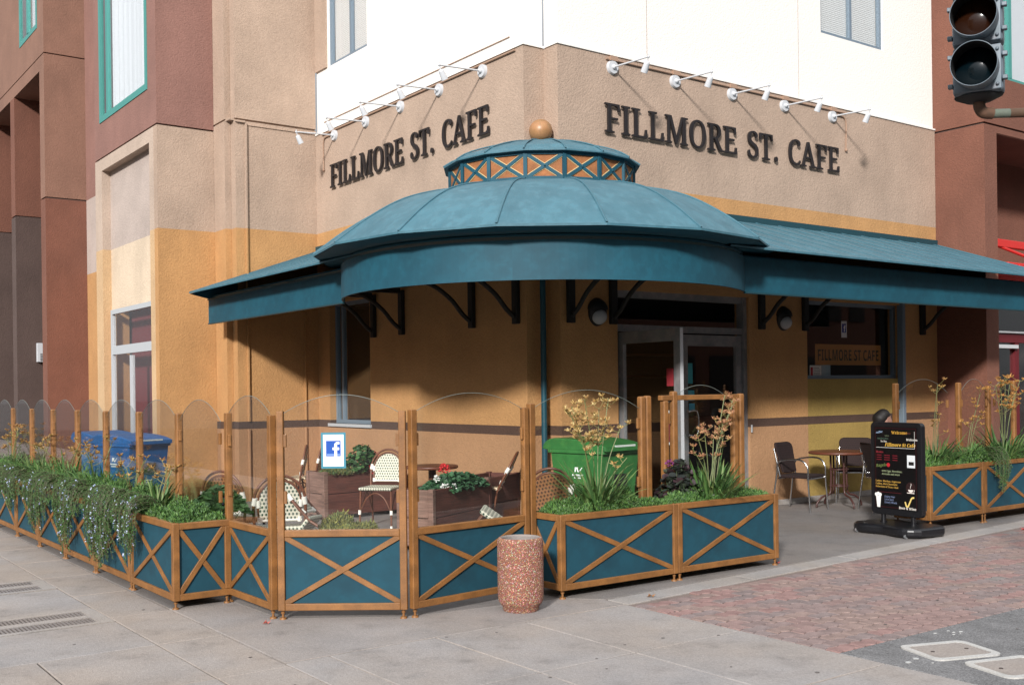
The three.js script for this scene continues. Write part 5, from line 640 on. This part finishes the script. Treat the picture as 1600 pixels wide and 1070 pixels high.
// ================================================================ plants
class Foliage {
  constructor() { this.p = []; this.c = []; }
  tri(a, b, c, col) { this.p.push(a.x, a.y, a.z, b.x, b.y, b.z, c.x, c.y, c.z); for (let i = 0; i < 3; i++) this.c.push(col[0], col[1], col[2]); }
  leaf(b, d, len, w, col, fold = 0.25) { const u = V(d.z, 0, -d.x); if (u.lengthSq() < 1e-4) u.set(1, 0, 0); u.normalize().applyAxisAngle(d, rr(-1.2, 1.2)); const n = u.clone().cross(d).normalize(), m = b.clone().addScaledVector(d, len * 0.45), t = b.clone().addScaledVector(d, len).addScaledVector(n, -len * 0.12), k = rr(0.75, 1.25), c = col.map(v => v * k); const l = m.clone().addScaledVector(u, w / 2).addScaledVector(n, w * fold), r = m.clone().addScaledVector(u, -w / 2).addScaledVector(n, w * fold); this.tri(b, l, t, c); this.tri(b, t, r, c); }
  strap(b, az, len, w, lean, droop, col, segs = 6) { let p = b.clone(), el = PI / 2 - lean; const side = V(-Math.sin(az), 0, Math.cos(az)); let pl = null, pr = null; const k = rr(0.75, 1.25); for (let i = 0; i <= segs; i++) { const t = i / segs, ww = w * (t < 0.7 ? 1 - 0.25 * t : (1 - t) / 0.3 * 0.82 + 0.02) / 2, l = p.clone().addScaledVector(side, ww), r = p.clone().addScaledVector(side, -ww); l.y += ww * 0.5; r.y += ww * 0.5; const c = col.map((v, j) => v * k * (t > 0.85 && j === 0 ? 1.3 : 1)); if (pl) { this.tri(pl, l, r, c); this.tri(pl, r, pr, c); } pl = l; pr = r; el -= droop / segs * (0.5 + t); p = p.clone().add(V(Math.cos(az) * Math.cos(el), Math.sin(el), Math.sin(az) * Math.cos(el)).multiplyScalar(len / segs)); } }
  stem(pts, r, col) { const g = plain(tube(pts, r, Math.max(4, pts.length * 3), 4)); const a = g.attributes.position; for (let i = 0; i < a.count; i += 3) this.tri(V(a.getX(i), a.getY(i), a.getZ(i)), V(a.getX(i + 1), a.getY(i + 1), a.getZ(i + 1)), V(a.getX(i + 2), a.getY(i + 2), a.getZ(i + 2)), col); }
  build(name, parent, mat = M.leaf) { if (!this.p.length) return; const g = new THREE.BufferGeometry(); g.setAttribute('position', new THREE.Float32BufferAttribute(this.p, 3)); g.setAttribute('color', new THREE.Float32BufferAttribute(this.c, 3)); g.setAttribute('uv', new THREE.Float32BufferAttribute(new Float32Array(this.p.length / 3 * 2), 2)); g.computeVertexNormals(); const m = new THREE.Mesh(g, mat); m.name = name; m.castShadow = m.receiveShadow = true; m.userData.kind = 'stuff'; parent.add(m); return m; }
}
const dirUp = (s) => V(rr(-1, 1), rr(0.1, 1.1), rr(-1, 1)).multiplyScalar(1).add(V(0, s, 0)).normalize();
const pick = l => l[Math.floor(rnd() * l.length)];
const GREENS = [[0.06, 0.145, 0.028], [0.045, 0.115, 0.025], [0.085, 0.185, 0.035], [0.035, 0.085, 0.022], [0.11, 0.205, 0.045]];
// fine leafed mound filling part of a planter (local box)
function mound(label, pos, turn, L, D, h, n, group, opt = {}) {
  const t = thing(opt.name || 'ground_cover_plant', label, 'plant', pos, turn, group), F = new Foliage(), B = new Foliage(), cols = opt.cols || GREENS, ph = rr(0, 9);
  const top = (x, z) => { const e = Math.pow(Math.max(0, 1 - Math.pow(2 * x / L, 4)), 0.5) * Math.pow(Math.max(0, 1 - Math.pow(2 * z / D, 4)), 0.5); return h * e * (0.55 + 0.45 * Math.sin(x * 9 + ph) * Math.sin(z * 11 + ph * 2) + 0.35 * Math.sin(x * 23 + ph) * Math.cos(z * 17)); };
  for (let i = 0; i < n; i++) { const x = rr(-L / 2, L / 2), z = rr(-D / 2, D / 2), y = Math.max(0, top(x, z)) * Math.pow(rnd(), 0.45) + rr(-0.01, 0.02), s = opt.leaf || 0.026; const b = V(x, y, z * 0.96); const d = dirUp(0.25); F.leaf(b, d, s * rr(0.7, 1.5), s * (opt.wide || 0.42) * rr(0.7, 1.3), pick(cols)); }
  for (let i = 0; i < n / 160; i++) { const x = rr(-L / 2, L / 2) * 0.9, z = rr(-D / 2, D / 2) * 0.85; F.stem([V(x, -0.03, z), V(x + rr(-0.03, 0.03), 0.04, z + rr(-0.03, 0.03)), V(x + rr(-0.05, 0.05), Math.max(0.03, top(x, z)) * 1.02, z + rr(-0.05, 0.05))], 0.0022, [0.06, 0.09, 0.03]); }
  for (let i = 0; i < (opt.flowers || 0); i++) { const x = rr(-L / 2, L / 2) * 0.9, z = rr(-D / 2, D / 2) * 0.9, b = V(x, Math.max(0.01, top(x, z)) + 0.012, z); for (let k = 0; k < 5; k++) { const a = k * 1.257; B.leaf(b, V(Math.cos(a), 0.4, Math.sin(a)).normalize(), opt.petal || 0.013, (opt.petal || 0.013) * 0.8, opt.flower || [0.8, 0.8, 0.75]); } }
  F.build('foliage', t); B.build('flowers', t, M.petal); return t;
}
// strands spilling over the planter front (local +z) with pale blue flowers
function trailing(label, pos, turn, width, n, drop, flowers) {
  const t = thing('trailing_plant', label, 'plant', pos, turn, 'trailing plants over the side planters'), F = new Foliage(), B = new Foliage(), cols = [[0.055, 0.13, 0.035], [0.075, 0.175, 0.04], [0.045, 0.105, 0.03], [0.105, 0.21, 0.05]];
  for (let i = 0; i < n; i++) {
    const x = rr(-width / 2, width / 2), env = 1 - Math.pow(Math.abs(2 * x / width), 2.5), len = drop * env * rr(0.35, 1.05) + 0.05, zo = rr(0.0, 0.07), y0 = rr(0.02, 0.14);
    const pts = [V(x * 0.8, y0 - 0.04, -0.16 + rr(-0.06, 0.04)), V(x * 0.92, y0 + 0.03, -0.04), V(x, y0 - 0.01, 0.035 + zo), V(x + rr(-0.02, 0.02), -len * 0.5, 0.045 + zo + rr(0, 0.03)), V(x + rr(-0.04, 0.04), -len, 0.03 + zo + rr(-0.01, 0.03))];
    F.stem(pts, 0.0022, [0.07, 0.06, 0.03]); const c = new THREE.CatmullRomCurve3(pts, false, 'centripetal'), m = Math.floor((len + 0.3) / 0.0062);
    for (let k = 0; k < m; k++) { const u = k / m, p = c.getPoint(u), tg = c.getTangent(u), a = rr(0, 6.28), d = V(Math.cos(a), Math.sin(a) * 0.6, Math.sin(a * 1.7)).multiplyScalar(0.9).addScaledVector(tg, 0.6).normalize(); F.leaf(p, d, rr(0.016, 0.03), 0.0055, pick(cols)); if (u > 0.35 && rnd() < flowers) for (let q = 0; q < 4; q++) { const e = V(rr(-1, 1), rr(-0.5, 1), rr(0, 1.2)).normalize(); B.leaf(p.clone().addScaledVector(e, 0.01), e, 0.014, 0.012, pick([[0.42, 0.5, 0.82], [0.55, 0.62, 0.88], [0.68, 0.72, 0.9]])); } }
  }
  F.build('foliage', t); B.build('flowers', t, M.petal); return t;
}
// strap leaves with branching stems of claw shaped flowers
function pawPlant(label, pos, o = {}) {
  const t = thing('kangaroo_paw_plant', label, 'plant', pos, 0, 'strap leaved flowering plants'), F = new Foliage(), St = new Foliage(), B = new Foliage(), cols = o.cols || [[0.055, 0.135, 0.03], [0.08, 0.175, 0.042], [0.042, 0.10, 0.026], [0.12, 0.185, 0.055]];
  const R = o.r || 0.1; for (let i = 0; i < (o.leaves || 70); i++) { const a = rr(0, 6.28), q = Math.sqrt(rnd()) * R; F.strap(V(Math.cos(a) * q, -0.02, Math.sin(a) * q * 0.8), a + rr(-0.5, 0.5), rr(0.55, 1.1) * (o.len || 0.4), rr(0.013, 0.024), rr(0.05, 0.6), rr(0.3, 1.7), pick(cols)); }
  for (const [dx, dz, h, n] of o.stems || []) {
    const b = V(rr(-0.03, 0.03), 0, rr(-0.03, 0.03)), tip = V(dx, h, dz), mid = b.clone().lerp(tip, 0.55).add(V(dx * -0.12, 0.03, dz * -0.12)); const sc = o.stemCol || [0.22, 0.19, 0.06]; St.stem([b, mid, tip], 0.0042, [0.13, 0.15, 0.05]);
    for (let k = 0; k < n; k++) { const c = new THREE.CatmullRomCurve3([b, mid, tip]), u = 1 - 0.5 * Math.pow(rnd(), 1.4), p = c.getPoint(u), a = rr(0, 6.28), e = p.clone().add(V(Math.cos(a), rr(0.2, 1.0), Math.sin(a)).normalize().multiplyScalar(rr(0.05, 0.13) * (o.spread || 1))); St.stem([p, p.clone().lerp(e, 0.6).add(V(0, -0.008, 0)), e], 0.0024, sc); const fl = 6 + Math.floor(rnd() * 5); for (let f = 0; f < fl; f++) { const fa = rr(0, 6.28), d = V(Math.cos(fa), rr(0.1, 1.3), Math.sin(fa)).normalize(), col = pick(o.flower || [[0.4, 0.23, 0.06], [0.35, 0.2, 0.06], [0.42, 0.28, 0.1], [0.3, 0.14, 0.05]]), l = rr(0.024, 0.04); B.leaf(e, d, l, 0.011, col, 0.4); B.leaf(e, d, l * 0.95, 0.011, col, -0.4); const tp = e.clone().addScaledVector(d, l * 0.85); for (let q = 0; q < 3; q++) B.leaf(tp, V(d.x + rr(-0.8, 0.8), d.y + rr(-0.4, 0.8), d.z + rr(-0.8, 0.8)).normalize(), 0.013, 0.006, col); } }
  }
  F.build('leaves', t); St.build('stems', t); B.build('flowers', t, M.petal); return t;
}
function roundLeaf(label, name, pos, turn, L, D, h, n, reds, col, group) { // geranium or ivy: round leaves
  const t = thing(name, label, 'plant', pos, turn, group), F = new Foliage(), B = new Foliage(); for (let i = 0; i < n; i++) { const x = rr(-L / 2, L / 2), z = rr(-D / 2, D / 2), e = Math.sqrt(Math.max(0, 1 - (2 * x / L) ** 2)) * Math.sqrt(Math.max(0, 1 - (2 * z / D) ** 2)), y = h * e * Math.pow(rnd(), 0.5), c = V(x, y, z), nrm = dirUp(0.4), u = V(1, 0, 0).cross(nrm).normalize(), v = nrm.clone().cross(u), r = rr(0.02, 0.036), k = rr(0.7, 1.3), cc = pick(col).map(q => q * k), ring = []; for (let j = 0; j < 7; j++) { const a = j / 7 * 6.283; ring.push(c.clone().addScaledVector(u, Math.cos(a) * r).addScaledVector(v, Math.sin(a) * r).addScaledVector(nrm, 0.006)); } for (let j = 0; j < 7; j++) F.tri(c, ring[j], ring[(j + 1) % 7], cc); if (i % 12 === 0) F.stem([V(x * 0.6, -0.05, z * 0.6), V(x * 0.8, y * 0.5, z * 0.8), c], 0.003, [0.06, 0.1, 0.04]); }
  for (const [x, y, z, c, r] of reds) for (let k = 0; k < 46; k++) { const d = V(rr(-1, 1), rr(-0.6, 1), rr(-1, 1)).normalize(); B.leaf(V(x, y, z).addScaledVector(d, r * rr(0.3, 1)), d, r * 0.55, r * 0.5, c); } F.build('foliage', t); B.build('flowers', t, M.petal); return t;
}
{
  reseed(71); const RED = [0.55, 0.02, 0.025], WHITE = [0.8, 0.8, 0.76];
  const side = k => -8.435 - k * 1.072; // middle of side planter k
  for (let k = 0; k < 8; k++) mound(`fine leafed green ground cover filling the ${nth[k]} side planter from the corner`, [2.9, 0.6, side(k)], -PI / 2, 1.02, 0.42, k === 0 ? 0.15 : 0.24, k < 4 ? 7200 : 3600, 'ground cover in the side planters', { cols: GREENS });
  trailing('blue flowered plant trailing over the planter at the stepped corner', [2.67, 0.64, -8.78], -PI / 2, 0.4, 54, 0.36, 0.016);
  trailing('blue flowered plant trailing over the joint of first and second planters', [2.67, 0.64, -9.55], -PI / 2, 0.85, 120, 0.46, 0.014);
  trailing('green trailing plant hanging down the third side planter', [2.67, 0.64, -10.75], -PI / 2, 0.62, 80, 0.5, 0.01);
  trailing('green trailing plant hanging down the fourth side planter', [2.67, 0.64, -11.9], -PI / 2, 0.8, 80, 0.42, 0.008);
  trailing('green trailing plant hanging from the sixth side planter', [2.67, 0.64, -13.2], -PI / 2, 0.8, 60, 0.3, 0.012);
  for (const [k, n, d] of [[1, 34, 0.08], [2, 38, 0.12], [3, 34, 0.1], [4, 36, 0.13], [5, 34, 0.1]]) trailing(`short green sprays spilling over the rim of the ${nth[k]} side planter`, [2.66, 0.64, side(k) + rr(-0.1, 0.1)], -PI / 2, 1.0, n, d, 0.004);
  const st = (n, h, s) => { const o = []; for (let i = 0; i < n; i++) o.push([rr(-s, s), rr(-s, s), h * rr(0.75, 1.05), 5]); return o; };
  pawPlant('strap leaved plant with orange buds in the first side planter', [2.92, 0.58, -9.0], { leaves: 90, len: 0.4, stems: st(2, 0.42, 0.12) });
  pawPlant('strap leaved plant with broad bronze tips in the second side planter', [2.93, 0.58, -9.75], { leaves: 90, len: 0.42, r: 0.14, cols: [[0.06, 0.11, 0.03], [0.13, 0.10, 0.045], [0.05, 0.10, 0.03]], stems: st(3, 0.46, 0.14) });
  pawPlant('strap leaved plant with orange flowers in the third side planter', [2.95, 0.58, -10.9], { leaves: 110, len: 0.46, r: 0.2, stems: st(3, 0.56, 0.2) });
  pawPlant('strap leaved plant with orange flowers in the fourth side planter', [2.95, 0.58, -12.1], { leaves: 110, len: 0.46, r: 0.2, stems: st(3, 0.56, 0.2) });
  pawPlant('strap leaved plant with orange flowers in the fifth side planter', [2.95, 0.58, -13.2], { leaves: 110, len: 0.46, r: 0.2, stems: st(3, 0.56, 0.2) });
  pawPlant('strap leaved plant with orange flowers in the seventh side planter', [2.95, 0.58, -14.9], { leaves: 30, len: 0.4, stems: st(6, 0.6, 0.2) });
  roundLeaf('dark leafy plant with purple flowers behind the stepped corner', 'purple_flower_plant', [3.28, 0.62, -8.55], 0, 0.34, 0.5, 0.22, 420, [[0.05, 0.12, 0.05, [0.1, 0.02, 0.25], 0.035], [0.1, 0.07, 0.12, [0.08, 0.02, 0.22], 0.035], [-0.02, 0.1, 0.14, [0.12, 0.03, 0.28], 0.03]], [[0.03, 0.075, 0.025], [0.045, 0.1, 0.03]], 'leafy patio plants');
  // entrance planters
  mound('bright green ground cover before the green bin', [5.75, 0.6, -6.58], 0, 1.18, 0.38, 0.14, 9000, 'ground cover in the entrance planters', { flowers: 5 });
  mound('bright green ground cover with small white flowers at the planter joint', [6.75, 0.6, -6.58], 0, 0.8, 0.38, 0.15, 6500, 'ground cover in the entrance planters', { flowers: 9 });
  mound('low green ground cover at the entrance end of the planter', [7.35, 0.6, -6.58], 0, 0.5, 0.36, 0.07, 2200, 'ground cover in the entrance planters');
  pawPlant('tall yellow flowered strap leaved plant before the green bin', [5.68, 0.58, -6.6], { leaves: 170, len: 0.52, r: 0.15, spread: 0.85, stems: [[-0.2, -0.06, 0.88, 14], [-0.27, 0.0, 0.84, 13], [-0.14, 0.03, 0.94, 14], [-0.22, 0.06, 0.7, 8], [0.14, 0.0, 0.94, 14], [0.09, -0.06, 0.86, 12], [0.26, 0.02, 0.72, 3], [0.3, 0.04, 0.45, 3]], flower: [[0.5, 0.34, 0.12], [0.44, 0.29, 0.10], [0.55, 0.42, 0.19], [0.4, 0.23, 0.08]] });
  pawPlant('coral budded strap leaved plant at the entrance end', [6.98, 0.58, -6.58], { leaves: 210, len: 0.48, r: 0.19, spread: 0.6, stems: [[-0.16, 0, 0.62, 5], [-0.1, 0.03, 0.66, 5], [0.05, 0, 0.6, 5], [0.15, 0.02, 0.7, 7], [0.22, -0.02, 0.95, 9], [0.26, 0.03, 0.86, 8], [0.19, 0.05, 0.78, 8], [0.3, 0.0, 0.9, 6], [-0.25, 0.03, 0.5, 3]], flower: [[0.42, 0.21, 0.11], [0.38, 0.17, 0.09], [0.45, 0.27, 0.13], [0.34, 0.2, 0.08]] });
  roundLeaf('dark purple leaved plant at the joint of entrance planters', 'dark_leaf_plant', [6.68, 0.62, -6.66], 0, 0.34, 0.3, 0.36, 380, [[-0.12, 0.33, 0, [0.16, 0.02, 0.12], 0.03]], [[0.02, 0.025, 0.022], [0.03, 0.04, 0.025], [0.04, 0.02, 0.025]], 'leafy patio plants');
  // planters beyond the entrance
  mound('broad leafed green plant in the planter behind the menu board', [10.98, 0.66, -6.99], 0, 0.7, 0.4, 0.2, 3600, 'ground cover beyond the entrance', { leaf: 0.05, wide: 0.3 });
  mound('feathery green ground cover between the far planters', [11.75, 0.66, -6.97], 0, 0.95, 0.4, 0.22, 6000, 'ground cover beyond the entrance');
  mound('feathery green ground cover in the farthest entrance planter', [12.9, 0.66, -7.0], 0, 1.2, 0.4, 0.2, 4500, 'ground cover beyond the entrance');
  { const t = trailing('green plant trailing over the joint of the far planters', [11.98, 0.7, -6.77], 0, 0.3, 30, 0.3, 0); t.userData.group = 'trailing plants beyond the entrance'; }
  pawPlant('tall slender strap leaved plant in the planter behind the menu board', [11.05, 0.64, -6.98], { leaves: 120, len: 0.5, r: 0.16, stems: [[0.08, 0, 0.95, 5], [0.04, 0.02, 0.75, 3], [0.12, 0, 0.6, 3]] });
  pawPlant('orange flowered strap leaved plant leaning over the far planter joint', [11.75, 0.64, -7.0], { leaves: 60, len: 0.42, stems: [[0.3, 0, 0.85, 6], [0.22, 0.03, 0.6, 4], [0.1, 0, 0.5, 4]], flower: [[0.46, 0.24, 0.06], [0.5, 0.28, 0.08]] });
  pawPlant('bushy orange flowered strap leaved plant in the farthest planter', [12.55, 0.64, -7.0], { leaves: 150, len: 0.55, r: 0.18, spread: 1.0, stems: [[-0.05, 0, 0.98, 9], [0.06, 0, 1.0, 9], [0.16, 0, 0.95, 9], [-0.16, 0, 0.94, 8], [0.3, 0, 0.9, 8], [0.4, 0, 1.0, 8]], flower: [[0.46, 0.22, 0.05], [0.5, 0.28, 0.08], [0.42, 0.18, 0.04]] });
  // wooden boxes and patio
  roundLeaf('upright geranium with red flowers in the long wooden planter', 'geranium', [6.62, 0.58, -12.3], 0, 0.4, 0.36, 0.34, 420, [[0.06, 0.03, 0.17, RED, 0.05], [0.17, 0.14, 0.1, RED, 0.045], [0.2, 0.2, 0.0, [0.3, 0.02, 0.02], 0.05]], [[0.03, 0.085, 0.025], [0.045, 0.12, 0.03]], 'plants in the wooden planters');
  mound('low green plant in the near end of the long wooden planter', [6.3, 0.56, -12.28], 0.12, 0.5, 0.34, 0.08, 1500, 'plants in the wooden planters', { name: 'bedding_plant', leaf: 0.035, cols: [[0.06, 0.11, 0.03], [0.13, 0.13, 0.03]] });
  roundLeaf('spreading geranium with white and red flowers in the ivy box', 'geranium', [6.2, 0.57, -9.48], 0.47, 0.85, 0.4, 0.17, 800, [[-0.42, 0.06, 0.12, WHITE, 0.035], [-0.47, 0.14, 0.06, WHITE, 0.03], [-0.3, 0.05, 0.16, WHITE, 0.03], [-0.05, 0.2, -0.1, RED, 0.05], [0.0, 0.21, -0.13, RED, 0.04]], [[0.035, 0.10, 0.045], [0.05, 0.135, 0.055], [0.028, 0.075, 0.035]], 'plants in the wooden planters');
  { const p = thing('flower_pot', 'dark red pot behind the angled fence panel', 'pot', [3.84, 0, -7.4]); mesh('pot', lathe([[0.001, 0], [0.11, 0], [0.17, 0.42], [0.185, 0.43], [0.185, 0.5], [0.16, 0.5], [0.15, 0.42], [0.001, 0.42]], 28), std(lin(0.14, 0.05, 0.035)), p); mound('yellow green shrub in a pot behind the angled fence panel', [3.84, 0.5, -7.4], 0.64, 0.46, 0.36, 0.16, 3200, 'leafy patio plants', { name: 'potted_shrub', cols: [[0.2, 0.2, 0.04], [0.13, 0.16, 0.035], [0.26, 0.24, 0.05], [0.1, 0.12, 0.03]], leaf: 0.028 }); }
}
renderer.render(scene, camera);
